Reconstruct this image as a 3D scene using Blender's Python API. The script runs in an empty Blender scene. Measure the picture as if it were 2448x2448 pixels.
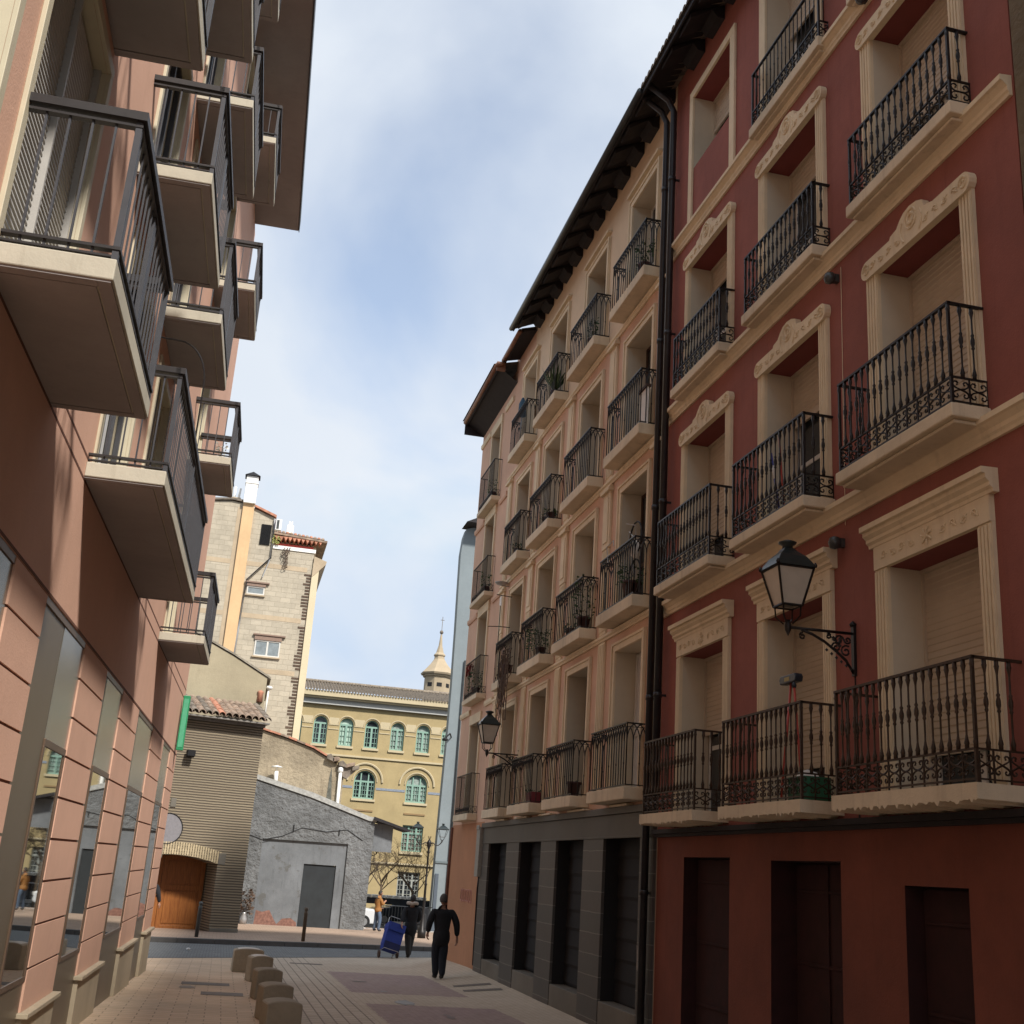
import bpy, math, random
from mathutils import Vector, Matrix
random.seed(7)
R = math.radians
scene = bpy.context.scene
COL = scene.collection

# ------------------------------------------------------------------ materials
def new_mat(name):
    m = bpy.data.materials.new(name); m.use_nodes = True
    nt = m.node_tree; nt.nodes.clear()
    out = nt.nodes.new('ShaderNodeOutputMaterial')
    b = nt.nodes.new('ShaderNodeBsdfPrincipled')
    nt.links.new(b.outputs[0], out.inputs[0])
    return m, nt, b
def nd(nt, t, **kw):
    n = nt.nodes.new(t)
    for k, v in kw.items():
        if hasattr(n, k): setattr(n, k, v)
        else: n.inputs[k].default_value = v
    return n
def noise(nt, vec, scale, detail=4, rough=.6):
    n = nt.nodes.new('ShaderNodeTexNoise'); n.inputs['Scale'].default_value = scale
    n.inputs['Detail'].default_value = detail; n.inputs['Roughness'].default_value = rough
    nt.links.new(vec, n.inputs['Vector']); return n.outputs['Fac']
def mapr(nt, val, a, b, c, d):
    n = nt.nodes.new('ShaderNodeMapRange')
    for i, v in ((1, a), (2, b), (3, c), (4, d)): n.inputs[i].default_value = v
    nt.links.new(val, n.inputs[0]); return n.outputs[0]
def mixc(nt, fac, a, b, mode='MIX'):
    n = nt.nodes.new('ShaderNodeMix'); n.data_type = 'RGBA'; n.blend_type = mode
    for i, v in ((0, fac), (6, a), (7, b)):
        if isinstance(v, (int, float)): n.inputs[i].default_value = v
        elif isinstance(v, tuple): n.inputs[i].default_value = (*v, 1) if len(v) == 3 else v
        else: nt.links.new(v, n.inputs[i])
    return n.outputs[2]
def math_(nt, op, a, b=None, c=None):
    n = nt.nodes.new('ShaderNodeMath'); n.operation = op
    for i, v in enumerate((a, b, c)):
        if v is None: continue
        if isinstance(v, (int, float)): n.inputs[i].default_value = v
        else: nt.links.new(v, n.inputs[i])
    return n.outputs[0]
def pos(nt, scale=(1, 1, 1)):
    g = nt.nodes.new('ShaderNodeNewGeometry')
    mp = nt.nodes.new('ShaderNodeMapping'); mp.inputs['Scale'].default_value = scale
    nt.links.new(g.outputs['Position'], mp.inputs['Vector']); return mp.outputs[0]
def bump(nt, b, h, strength=.3, dist=.02):
    n = nt.nodes.new('ShaderNodeBump'); n.inputs['Strength'].default_value = strength
    n.inputs['Distance'].default_value = dist
    nt.links.new(h, n.inputs['Height']); nt.links.new(n.outputs[0], b.inputs['Normal'])
def stucco(name, col, var=.12, rough=.85, streak=.15, dirt=(.5, .45, .4), bs=.25, fine=45, patch=.0, patchcol=None, bd=.012):
    """plaster: blotches at two sizes, faint vertical rain streaks, fine grain in relief"""
    m, nt, b = new_mat(name)
    p = pos(nt)
    big = noise(nt, p, .9, 5); mid = noise(nt, p, 6, 5, .7); gr = noise(nt, p, fine, 3)
    st = noise(nt, pos(nt, (5, 5, .35)), 1.6, 5, .65)
    c = mixc(nt, mapr(nt, big, .3, .7, 0, 1), tuple(x*(1-var) for x in col), tuple(min(1, x*(1+var)) for x in col))
    c = mixc(nt, mapr(nt, mid, .45, .75, 0, var*1.6), c, tuple(x*.62 for x in col))
    c = mixc(nt, mapr(nt, st, .55, .8, 0, streak), c, tuple(x*y for x, y in zip(col, dirt)))
    if patch:
        pn = noise(nt, p, 1.7, 6, .7)
        c = mixc(nt, mapr(nt, pn, 1-patch-.03, 1-patch+.03, 0, .9), c, patchcol)
    nt.links.new(c, b.inputs['Base Color']); b.inputs['Roughness'].default_value = rough
    h = math_(nt, 'ADD', math_(nt, 'MULTIPLY', mid, 1.2), gr)
    bump(nt, b, h, bs, bd)
    return m
def plain(name, col, rough=.6, metal=0, var=.1, sc=14, bs=.08):
    m, nt, b = new_mat(name)
    p = pos(nt); f = noise(nt, p, sc, 4)
    c = mixc(nt, mapr(nt, f, .3, .7, 0, 1), tuple(x*(1-var) for x in col), tuple(min(1, x*(1+var)) for x in col))
    nt.links.new(c, b.inputs['Base Color'])
    b.inputs['Roughness'].default_value = rough; b.inputs['Metallic'].default_value = metal
    if bs: bump(nt, b, f, bs, .01)
    return m
def brickmat(name, c1, c2, mortar, bw, bh, ms, axes='xz', rough=.9, bs=.6, off=.5, dirt=.3, smooth=.15, dist=.02):
    m, nt, b = new_mat(name)
    g = nt.nodes.new('ShaderNodeNewGeometry'); sp = nt.nodes.new('ShaderNodeSeparateXYZ'); cb = nt.nodes.new('ShaderNodeCombineXYZ')
    nt.links.new(g.outputs['Position'], sp.inputs[0])
    for i, a in enumerate(axes): nt.links.new(sp.outputs['xyz'.index(a)], cb.inputs[i])
    # wobble
    wn = nt.nodes.new('ShaderNodeTexNoise'); wn.inputs['Scale'].default_value = 2.5
    nt.links.new(g.outputs['Position'], wn.inputs['Vector'])
    vm = nt.nodes.new('ShaderNodeVectorMath'); vm.operation = 'MULTIPLY_ADD'
    vm.inputs[1].default_value = (.03, .03, 0); ad = nt.nodes.new('ShaderNodeVectorMath'); ad.inputs[1].default_value = (503.3, 0, 0); nt.links.new(cb.outputs[0], ad.inputs[0])
    nt.links.new(wn.outputs['Color'], vm.inputs[0]); nt.links.new(ad.outputs[0], vm.inputs[2])
    t = nt.nodes.new('ShaderNodeTexBrick')
    t.inputs['Scale'].default_value = 1; t.inputs['Brick Width'].default_value = bw; t.inputs['Row Height'].default_value = bh
    t.inputs['Mortar Size'].default_value = ms; t.inputs['Mortar Smooth'].default_value = smooth; t.offset = off
    t.inputs['Color1'].default_value = (*c1, 1); t.inputs['Color2'].default_value = (*c2, 1); t.inputs['Mortar'].default_value = (*mortar, 1)
    nt.links.new(vm.outputs[0], t.inputs['Vector'])
    p = g.outputs['Position']
    n1 = noise(nt, p, 1.1, 6, .7); n2 = noise(nt, p, 9, 5, .7)
    c = mixc(nt, mapr(nt, n1, .45, .75, 0, dirt), t.outputs['Color'], tuple(x*.45 for x in c1))
    c = mixc(nt, mapr(nt, n2, .4, .8, 0, .35), c, tuple(x*.7 for x in c2))
    nt.links.new(c, b.inputs['Base Color']); b.inputs['Roughness'].default_value = rough
    h = math_(nt, 'SUBTRACT', math_(nt, 'MULTIPLY', n2, .4), t.outputs['Fac'])
    bump(nt, b, h, bs, dist)
    return m
M = {}
M['red'] = stucco('red_stucco', (.27, .088, .066), .15, .9, .38, (.5, .5, .55))
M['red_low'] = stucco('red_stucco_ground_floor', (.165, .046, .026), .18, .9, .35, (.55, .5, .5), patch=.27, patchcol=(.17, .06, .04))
M['maroon'] = plain('maroon_paint', (.028, .006, .006), .95, 0, .25, 5)
M['cream'] = stucco('cream_moulding', (.70, .58, .40), .12, .8, .45, (.55, .48, .42), .15, 60)
M['reveal'] = stucco('beige_reveal', (.56, .49, .375), .07, .85, .12, (.6, .55, .5), .12, 60)
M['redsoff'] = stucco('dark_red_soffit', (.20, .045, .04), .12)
M['slab'] = stucco('balcony_slab_plaster', (.64, .54, .39), .16, .85, .5, (.45, .4, .35), .25, 40)
M['shutter'] = plain('roller_shutter', (.50, .42, .32), .55, 0, .06, 3, .02)
M['white'] = plain('white_joinery', (.62, .60, .55), .4, 0, .05)
M['glass'] = plain('dark_glass', (.03, .035, .04), .06, 0, .2, 2, 0)
M['iron'] = plain('wrought_iron', (.018, .015, .014), .45, .4, .3, 30)
M['ironbrown'] = plain('rusty_iron', (.045, .026, .015), .55, .4, .35, 20)
M['salmon'] = stucco('salmon_stucco', (.60, .385, .27), .10, .9, .2, (.55, .5, .5))
M['salmon2'] = stucco('salmon_orange_stucco', (.42, .20, .105), .10, .9, .25, (.55, .5, .5), patch=.22, patchcol=(.48, .30, .20))
M['creamwall'] = stucco('cream_stucco', (.66, .51, .35), .08, .9, .2, (.6, .5, .45))
M['roofdark'] = plain('dark_eave_timber', (.016, .013, .015), .8, 0, .3, 8, .2)
M['gutter'] = plain('painted_gutter', (.06, .065, .065), .4, .3, .2, 6)
M['copper'] = plain('brown_gutter', (.22, .10, .055), .5, .2, .25, 6)
M['pipe'] = plain('black_drainpipe', (.022, .020, .022), .4, .2, .25, 6)
M['stone'] = brickmat('dark_stone_cladding', (.058, .056, .050), (.072, .060, .052), (.17, .16, .14), 2000.0, .30, .007, 'yz', .55, .3, 0, .3)
M['stonetop'] = stucco('dark_stone_lintel', (.075, .068, .055), .15, .6, .2, (.6, .6, .6), .1, 30)
M['granite'] = stucco('grey_granite_sill', (.14, .125, .10), .2, .7, .2, (.6, .6, .6), .15, 80)
M['blackmetal'] = plain('black_roller_grille', (.006, .006, .007), .8, 0, .3, 4)
M['peach'] = stucco('peach_stucco', (.62, .37, .265), .06, .9, .14, (.62, .55, .5), .18, 50)
M['groove'] = plain('dark_brown_joint', (.13, .05, .03), .9, 0, .2)  # dark brown of the joints themselves
M['plinth'] = stucco('beige_stone_plinth', (.42, .345, .24), .12, .75, .2, (.6, .55, .5), .2, 30)
M['bronze'] = plain('bronze_metal_cladding', (.15, .115, .075), .38, .25, .06, 1.5, 0)
M['bronze2'] = plain('bronze_frame', (.14, .09, .06), .4, .35, .1, 3, 0)
M['pane'] = plain('reflective_tinted_glass', (.36, .38, .36), .02, 1, .02, .5, 0)
M['panetop'] = plain('frosted_tinted_panel', (.20, .19, .16), .22, .5, .12, .7, 0)
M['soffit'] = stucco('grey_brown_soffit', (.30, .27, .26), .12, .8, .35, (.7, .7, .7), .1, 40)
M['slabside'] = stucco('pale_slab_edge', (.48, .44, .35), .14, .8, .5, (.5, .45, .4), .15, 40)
M['steel'] = plain('grey_painted_steel', (.055, .055, .062), .45, .3, .12, 8, 0)
M['steeldark'] = plain('dark_steel_rail', (.030, .026, .026), .45, .3, .2, 8, 0)
M['louver'] = plain('grey_louvre', (.40, .38, .35), .5, .1, .06, 3, 0)
M['curtain'] = plain('pale_curtain', (.62, .62, .62), .7, 0, .08, 4)
M['creampanel'] = plain('cream_panel', (.52, .46, .33), .6, 0, .06, 4)
M['block'] = brickmat('pale_block_masonry', (.50, .44, .34), (.42, .37, .285), (.38, .33, .25), .50, .25, .012, 'xz', .9, .5, .5, .55)
M['band'] = stucco('grey_concrete_band', (.44, .35, .24), .15, .9, .3)
M['pilaster'] = stucco('orange_plaster_flue', (.62, .42, .23), .08, .9, .2)
M['rightstrip'] = stucco('cream_yellow_edge', (.62, .53, .36), .05, .9, .1)
M['quoin'] = brickmat('toothed_brick_edge', (.20, .14, .09), (.26, .18, .11), (.62, .5, .33), .5, .13, .045, 'xz', .9, .6, 0, .3)
M['whitep'] = plain('white_plaster', (.80, .79, .75), .8, 0, .05)
M['tile'] = plain('weathered_clay_tile', (.26, .19, .14), .85, 0, .5, 3.5, .3)
M['tilered'] = plain('red_clay_tile', (.42, .19, .12), .85, 0, .35, 5, .3)
M['tilegrey'] = plain('greyed_clay_tile', (.18, .15, .12), .9, 0, .5, 4, .3)
M['awning'] = plain('red_awning_cloth', (.60, .10, .09), .8, 0, .1, 5)
M['thinbrick'] = brickmat('long_thin_brick', (.29, .24, .16), (.25, .20, .135), (.065, .052, .038), 2000.0, .083, .020, 'xz', .85, 1.0, 0, .25, .1, .03)
M['m1'] = stucco('ochre_stucco', (.36, .31, .21), .12, .9, .3, (.5, .45, .4), .4, 20)
M['m2'] = stucco('weathered_ochre_render', (.34, .28, .195), .28, .9, .7, (.4, .36, .33), .8, 8, bd=.05)
M['greyrender'] = stucco('rough_grey_render', (.165, .17, .172), .36, .9, .6, (.42, .42, .4), 1.0, 5, bd=.09)
M['greysmooth'] = stucco('smooth_grey_render', (.155, .165, .175), .22, .85, .6, (.35, .35, .33), .4, 20, patch=.40, patchcol=(.10, .10, .095))
M['barebrick'] = plain('exposed_brick_patch', (.20, .10, .075), .9, 0, .35, 12, .6)
M['dampstain'] = plain('green_damp_stain', (.11, .11, .09), .9, 0, .4, 9, .3)
M['darkdoor'] = plain('dark_metal_door', (.018, .022, .025), .8, 0, .2, 3)
M['wood'] = None
M['yellow'] = stucco('yellow_brick_render', (.38, .295, .15), .10, .9, .2, (.6, .55, .45), .3, 8)
M['yellowtrim'] = stucco('pale_yellow_trim', (.50, .42, .27), .06, .85, .1)
M['bluetile'] = plain('blue_tile_band', (.22, .25, .30), .5, 0, .3, 20)
M['mint'] = plain('mint_green_joinery', (.23, .37, .30), .5, 0, .06)
M['blueedge'] = stucco('blue_grey_render', (.20, .235, .25), .08, .9, .25, (.7, .75, .75), .2, 12)
M['spire'] = stucco('pale_ochre_masonry', (.40, .32, .215), .1, .9, .2)
M['nstone'] = stucco('rough_brown_stone', (.17, .135, .085), .3, .95, .4, (.5, .5, .5), 1.0, 12)
M['green'] = plain('green_sign_plastic', (.02, .24, .10), .4, 0, .1)
M['asph'] = plain('asphalt', (.055, .055, .055), .9, 0, .2, 3, .3)
M['cob'] = brickmat('blue_grey_cobbles', (.13, .14, .145), (.19, .195, .19), (.07, .07, .068), .14, .10, .012, 'xy', .8, .6, .5, .4)
M['kerb'] = stucco('dark_kerb_stone', (.085, .08, .075), .2, .8, .2, (.6, .6, .6), .3, 20)
M['swalk'] = brickmat('pinkish_sidewalk_brick', (.36, .25, .18), (.40, .29, .215), (.20, .15, .11), .22, .11, .006, 'xy', .9, .3, .5, .45)
M['bollard'] = stucco('mossy_cut_stone', (.31, .26, .19), .25, .9, .4, (.5, .5, .5), .6, 18)
M['bollardtop'] = stucco('sunlit_pale_stone', (.60, .56, .50), .12, .9, .2, (.6, .6, .6), .4, 18)  # pale colour standing in for sun on the far bollard tops
M['manhole'] = plain('dark_iron_cover', (.15, .12, .095), .7, .3, .3, 12)
M['stain'] = plain('wet_stain', (.10, .055, .04), .4, 0, .3, 12)
M['leaf'] = plain('leaf_green', (.035, .075, .025), .6, 0, .4, 30, 0)
M['deadleaf'] = plain('dry_vine', (.10, .065, .045), .8, 0, .4, 20, 0)
M['pot'] = plain('dark_pot', (.05, .018, .018), .6, 0, .2)
M['twig'] = plain('bare_bark', (.16, .115, .075), .9, 0, .3, 20)
M['bark'] = plain('dark_bark', (.05, .038, .028), .9, 0, .3, 20)
M['black_cloth'] = plain('black_cloth', (.009, .010, .013), .9, 0, .3, 20)
M['navy'] = plain('dark_navy_trousers', (.010, .014, .022), .9, 0, .2, 20)
M['skin'] = plain('skin', (.36, .19, .125), .6, 0, .05)
M['hair'] = plain('dark_hair', (.02, .016, .014), .7, 0, .3, 40)
M['greyhair'] = plain('grey_brown_hair', (.06, .05, .045), .8, 0, .3, 40)
M['fur'] = plain('pale_fur_trim', (.42, .36, .30), .95, 0, .2, 40, .5)
M['orange'] = plain('ochre_jacket', (.27, .12, .03), .8, 0, .12, 15)
M['jeans'] = plain('blue_jeans', (.07, .10, .15), .85, 0, .25, 15)
M['shoe'] = plain('black_shoe', (.012, .011, .011), .5, 0, .2)
M['trolley'] = plain('blue_canvas', (.012, .035, .24), .75, 0, .12, 20)
M['plastic'] = plain('dark_blue_plastic', (.012, .02, .035), .4, 0, .1)
M['redstick'] = plain('red_handle', (.42, .05, .03), .5, 0, .1)
M['bluestick'] = plain('blue_handle', (.05, .06, .35), .4, 0, .1)
M['greenbox'] = plain('green_plastic_crate', (.015, .10, .05), .5, 0, .2)
M['carwhite'] = plain('white_car_paint', (.72, .73, .74), .25, 0, .02, 3, 0)
M['cardark'] = plain('dark_car_paint', (.03, .035, .045), .25, 0, .1, 3, 0)
M['galv'] = plain('galvanised_steel', (.42, .42, .42), .4, .6, .1, 20, 0)
M['lampglass'] = plain('frosted_lamp_glass', (.50, .45, .38), .35, 0, .06, 10, 0)
M['redpaint'] = plain('red_flowers', (.45, .02, .04), .7, 0, .2)
M['rubber'] = plain('rubber', (.014, .014, .014), .7, 0, .2)
M['darkwood'] = plain('dark_wood_door', (.055, .028, .018), .6, 0, .25, 6)
M['graffiti'] = plain('grey_graffiti_paint', (.13, .13, .12), .7, 0, .4, 3)
M['pinkgraf'] = plain('faded_pink_graffiti', (.42, .20, .17), .8, 0, .2, 10, 0)
M['paper'] = plain('torn_poster', (.25, .23, .21), .9, 0, .35, 14)
def woodmat():
    m, nt, b = new_mat('varnished_orange_wood')
    p = pos(nt, (14, 14, 1.2)); f = noise(nt, p, 2.2, 6, .6)
    c = mixc(nt, mapr(nt, f, .35, .65, 0, 1), (.20, .065, .016), (.31, .115, .028))
    nt.links.new(c, b.inputs['Base Color']); b.inputs['Roughness'].default_value = .4
    bump(nt, b, f, .15, .01); return m
M['wood'] = woodmat()
def paving():
    m, nt, b = new_mat('street_paving')
    g = nt.nodes.new('ShaderNodeNewGeometry'); sp = nt.nodes.new('ShaderNodeSeparateXYZ'); nt.links.new(g.outputs['Position'], sp.inputs[0])
    X, Y = sp.outputs[0], sp.outputs[1]
    def brick(swap, bw, bh, ms, c1, c2, mo, off=.5):
        t = nt.nodes.new('ShaderNodeTexBrick'); cb = nt.nodes.new('ShaderNodeCombineXYZ')
        a, bb = (Y, X) if swap else (X, Y)
        nt.links.new(a, cb.inputs[0]); nt.links.new(bb, cb.inputs[1])
        nt.links.new(cb.outputs[0], t.inputs['Vector'])
        t.inputs['Scale'].default_value = 1; t.inputs['Brick Width'].default_value = bw; t.inputs['Row Height'].default_value = bh
        t.inputs['Mortar Size'].default_value = ms; t.inputs['Mortar Smooth'].default_value = .2; t.offset = off
        t.inputs['Color1'].default_value = (*c1, 1); t.inputs['Color2'].default_value = (*c2, 1); t.inputs['Mortar'].default_value = (*mo, 1)
        return t
    tan = brick(False, .42, .22, .008, (.62, .44, .285), (.54, .375, .235), (.27, .18, .11))
    plank = brick(True, .24, .17, .012, (.52, .43, .33), (.45, .37, .28), (.13, .10, .075))
    small = brick(True, .2, .1, .005, (.50, .41, .31), (.44, .355, .265), (.31, .245, .18))
    purp = brick(True, .2, .1, .005, (.29, .19, .185), (.24, .155, .155), (.18, .12, .12))
    def rng(v, a, bb):
        return math_(nt, 'MULTIPLY', math_(nt, 'GREATER_THAN', v, a), math_(nt, 'LESS_THAN', v, bb))
    wob = noise(nt, g.outputs['Position'], 7, 3)
    Xw = math_(nt, 'ADD', X, math_(nt, 'MULTIPLY', math_(nt, 'SUBTRACT', wob, .5), .12))
    Yw = math_(nt, 'ADD', Y, math_(nt, 'MULTIPLY', math_(nt, 'SUBTRACT', wob, .5), .35))
    mid = rng(X, .95, 2.28)
    right = math_(nt, 'GREATER_THAN', X, 2.28)
    pm = math_(nt, 'MULTIPLY', rng(Xw, 2.42, 4.5), math_(nt, 'ADD', rng(Yw, 21.5, 26.6), rng(Yw, 12.5, 19.5)))
    c = mixc(nt, mid, tan.outputs[0], plank.outputs[0]); c = mixc(nt, right, c, small.outputs[0]); c = mixc(nt, pm, c, purp.outputs[0])
    fac = mixc(nt, mid, tan.outputs[1], plank.outputs[1])
    n1 = noise(nt, g.outputs['Position'], .7, 6, .65); n2 = noise(nt, g.outputs['Position'], 8, 5, .7)
    c = mixc(nt, mapr(nt, n1, .42, .72, 0, .45), c, (.27, .20, .14))
    c = mixc(nt, mapr(nt, n2, .35, .75, .25, 0), c, (.62, .53, .42))
    nt.links.new(c, b.inputs['Base Color']); b.inputs['Roughness'].default_value = .85
    h = math_(nt, 'SUBTRACT', math_(nt, 'MULTIPLY', n2, .5), fac)
    bump(nt, b, h, .5, .015)
    return m
M['paving'] = paving()

# ------------------------------------------------------------------ mesh builder
class MB:
    def __init__(s): s.v = []; s.f = []; s.m = []; s.sm = []
    def face(s, pts, mi=0, sm=False):
        b = len(s.v); s.v += [tuple(p) for p in pts]; s.f.append(tuple(range(b, b+len(pts)))); s.m.append(mi); s.sm.append(sm)
    def add(s, verts, faces, mi=0, sm=False):
        b = len(s.v); s.v += [tuple(p) for p in verts]
        for f in faces: s.f.append(tuple(i+b for i in f)); s.m.append(mi); s.sm.append(sm)
    def box(s, x0, x1, y0, y1, z0, z1, mi=0):
        if x0 > x1: x0, x1 = x1, x0
        if y0 > y1: y0, y1 = y1, y0
        if z0 > z1: z0, z1 = z1, z0
        v = [(x0,y0,z0),(x1,y0,z0),(x1,y1,z0),(x0,y1,z0),(x0,y0,z1),(x1,y0,z1),(x1,y1,z1),(x0,y1,z1)]
        s.add(v, [(0,3,2,1),(4,5,6,7),(0,1,5,4),(1,2,6,5),(2,3,7,6),(3,0,4,7)], mi); return s
    def prism(s, poly, t0, t1, axis='x', mi=0):
        """poly: 2D outline in the other two axes (yz for x, xz for y, xy for z)"""
        def P(a, b, t): return {'x': (t, a, b), 'y': (a, t, b), 'z': (a, b, t)}[axis]
        n = len(poly); A = [P(a, b, t0) for a, b in poly]; B = [P(a, b, t1) for a, b in poly]
        area = sum(poly[i][0]*poly[(i+1) % n][1]-poly[(i+1) % n][0]*poly[i][1] for i in range(n))
        faces = [tuple(range(n)), tuple(range(2*n-1, n-1, -1))] + [(i, i+n, (i+1) % n+n, (i+1) % n) for i in range(n)]
        flip = (area > 0) ^ (t1 < t0) ^ (axis == 'y')
        if flip: faces = [tuple(reversed(f)) for f in faces]
        s.add(A+B, faces, mi); return s
    def tube(s, pts, r, n=6, closed=False, mi=0, rs=None):
        pts = [Vector(p) for p in pts]; k = len(pts); rings = []
        up = Vector((0, 0, 1))
        for i, p in enumerate(pts):
            a = pts[(i-1) % k] if (closed or i > 0) else p; b = pts[(i+1) % k] if (closed or i < k-1) else p
            t = (b-a)
            if t.length < 1e-9: t = Vector((0, 0, 1))
            t.normalize()
            u = up.cross(t)
            if u.length < .05: u = Vector((1, 0, 0)).cross(t)
            u.normalize(); w = t.cross(u)
            rr = rs[i] if rs else r
            rings.append([p + (u*math.cos(2*math.pi*j/n+.3927) + w*math.sin(2*math.pi*j/n+.3927))*rr for j in range(n)])
        base = [q for ring in rings for q in ring]; faces = []
        for i in range(k if closed else k-1):
            for j in range(n):
                a = i*n+j; b = i*n+(j+1) % n; c = ((i+1) % k)*n+(j+1) % n; d = ((i+1) % k)*n+j
                faces.append((a, b, c, d))
        if not closed: faces += [tuple(range(n-1, -1, -1)), tuple(range((k-1)*n, k*n))]
        s.add(base, faces, mi, n > 5); return s
    def lathe(s, prof, c, n=10, mi=0, sm=True, a0=0):
        base = []; k = len(prof)
        for r, z in prof:
            for j in range(n):
                a = 2*math.pi*j/n+a0; base.append((c[0]+r*math.cos(a), c[1]+r*math.sin(a), c[2]+z))
        faces = []
        for i in range(k-1):
            for j in range(n): faces.append((i*n+j, i*n+(j+1) % n, (i+1)*n+(j+1) % n, (i+1)*n+j))
        faces += [tuple(range(n-1, -1, -1)), tuple(range((k-1)*n, k*n))]
        s.add(base, faces, mi, sm); return s
    def build(s, name, mats, parent=None, bevel=0, tag=None, subs=0):
        me = bpy.data.meshes.new(name); me.from_pydata(s.v, [], s.f)
        if not isinstance(mats, (list, tuple)): mats = [mats]
        for m in mats: me.materials.append(m)
        for p, mi, sm in zip(me.polygons, s.m, s.sm): p.material_index = mi; p.use_smooth = sm
        me.update()
        o = bpy.data.objects.new(name, me); COL.objects.link(o)
        if parent: o.parent = parent
        if bevel:
            b = o.modifiers.new('bevel', 'BEVEL'); b.width = bevel; b.segments = 2; b.limit_method = 'ANGLE'; b.angle_limit = R(40)
        if tag: tg(o, *tag)
        return o
def tg(o, label=None, cat=None, group=None, kind=None):
    if label: o['label'] = label
    if cat: o['category'] = cat
    if group: o['group'] = group
    if kind: o['kind'] = kind
    return o
def thing(name, label, cat, loc=(0, 0, 0), rz=0, group=None, parent=None):
    o = bpy.data.objects.new(name, None); COL.objects.link(o); o.empty_display_size = .3
    o.location = loc; o.rotation_euler = (0, 0, rz); tg(o, label, cat, group); return o
def struct(name, mb, mats, **k):
    o = mb.build(name, mats, **k); o['kind'] = 'structure'; return o

SL = .022
def sstep(t): t = max(0, min(1, t)); return t*t*(3-2*t)
def gz(x, y):
    z = -SL*max(-40, min(y, 110))
    z += max(0, min(1, (x-4.55)/1.05))*max(0, min(.2, (y-18)*.022))*(1-sstep((y-30)/4))*(1-sstep((x-6)/2))
    return z
XR = 5.6      # facade plane of the right-hand terrace

# facade with real openings, reveals of depth d; out = -1 faces -X, +1 faces +X
def facade(mb, X, y0, y1, z0, z1, ops, out=-1, mats=(0, 1, 2), cellmat=None):
    ys = sorted({y0, y1, *[o[0] for o in ops], *[o[1] for o in ops]}); zs = sorted({z0, z1, *[o[2] for o in ops], *[o[3] for o in ops]})
    if cellmat:
        for _, _, zc, zd, _ in cellmat:
            zs = sorted(set(zs) | {z for z in (zc, zd) if z0 < z < z1})
        for ya, yb, _, _, _ in cellmat:
            ys = sorted(set(ys) | {y for y in (ya, yb) if y0 < y < y1})
    def q(a, b, c, d, mi):
        pts = [a, b, c, d]
        mb.face(pts if out < 0 else pts[::-1], mi)
    for i in range(len(ys)-1):
        for j in range(len(zs)-1):
            a, b, c, d = ys[i], ys[i+1], zs[j], zs[j+1]; my, mz = (a+b)/2, (c+d)/2
            if any(o[0] < my < o[1] and o[2] < mz < o[3] for o in ops): continue
            mi = mats[0]
            if cellmat:
                for ca, cb, cc, cd, cm in cellmat:
                    if ca < my < cb and cc < mz < cd: mi = cm
            q((X, b, c), (X, a, c), (X, a, d), (X, b, d), mi)
    for o in ops:
        a, b, c, d = o[:4]; dep = o[4]; Xi = X-out*dep
        sm_ = o[5] if len(o) > 5 else mats[2]; rm = o[6] if len(o) > 6 else mats[1]
        q((X, a, c), (Xi, a, c), (Xi, a, d), (X, a, d), rm)
        q((Xi, b, c), (X, b, c), (X, b, d), (Xi, b, d), rm)
        q((X, a, d), (Xi, a, d), (Xi, b, d), (X, b, d), sm_)
        q((Xi, a, c), (X, a, c), (X, b, c), (Xi, b, c), rm)
        q((Xi, b, c), (Xi, a, c), (Xi, a, d), (Xi, b, d), rm)

def body(mb, x0, x1, y0, y1, z0, z1, front, mi=0, topmi=None):
    """closing walls of a building behind its facade; front: 'x0' or 'x1' is left open"""
    t = mi if topmi is None else topmi
    mb.face([(x0, y0, z0), (x1, y0, z0), (x1, y0, z1), (x0, y0, z1)], mi)
    mb.face([(x1, y1, z0), (x0, y1, z0), (x0, y1, z1), (x1, y1, z1)], mi)
    mb.face([(x0, y0, z1), (x1, y0, z1), (x1, y1, z1), (x0, y1, z1)], t)
    if front != 'x1': mb.face([(x1, y0, z0), (x1, y1, z0), (x1, y1, z1), (x1, y0, z1)], mi)
    if front != 'x0': mb.face([(x0, y1, z0), (x0, y0, z0), (x0, y0, z1), (x0, y1, z1)], mi)

# ------------------------------------------------------------------ camera
a = .2134767; th = .304160026; ro = .0692414
def ray(x, y, z=1.0):
    c, s = math.cos(ro), math.sin(ro); x2 = c*x+s*y; y2 = -s*x+c*y
    c, s = math.cos(th), math.sin(th); yl = c*y2-s*z; zl = s*y2+c*z
    c, s = math.cos(a), math.sin(a)
    return Vector((c*x2+s*zl, -s*x2+c*zl, -yl))
cam = bpy.data.cameras.new('camera'); co = bpy.data.objects.new('camera', cam); COL.objects.link(co)
vx = ray(1, 0, 0); vy = -ray(0, 1, 0); vz = -ray(0, 0, 1)
mw = Matrix((vx, vy, vz)).transposed().to_4x4(); mw.translation = Vector((0, 0, 1.65))
co.matrix_world = mw
cam.sensor_width = 36; cam.sensor_fit = 'HORIZONTAL'; cam.lens = 36*2753.5/2448
cam.clip_start = .05; cam.clip_end = 3000
scene.camera = co

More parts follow.
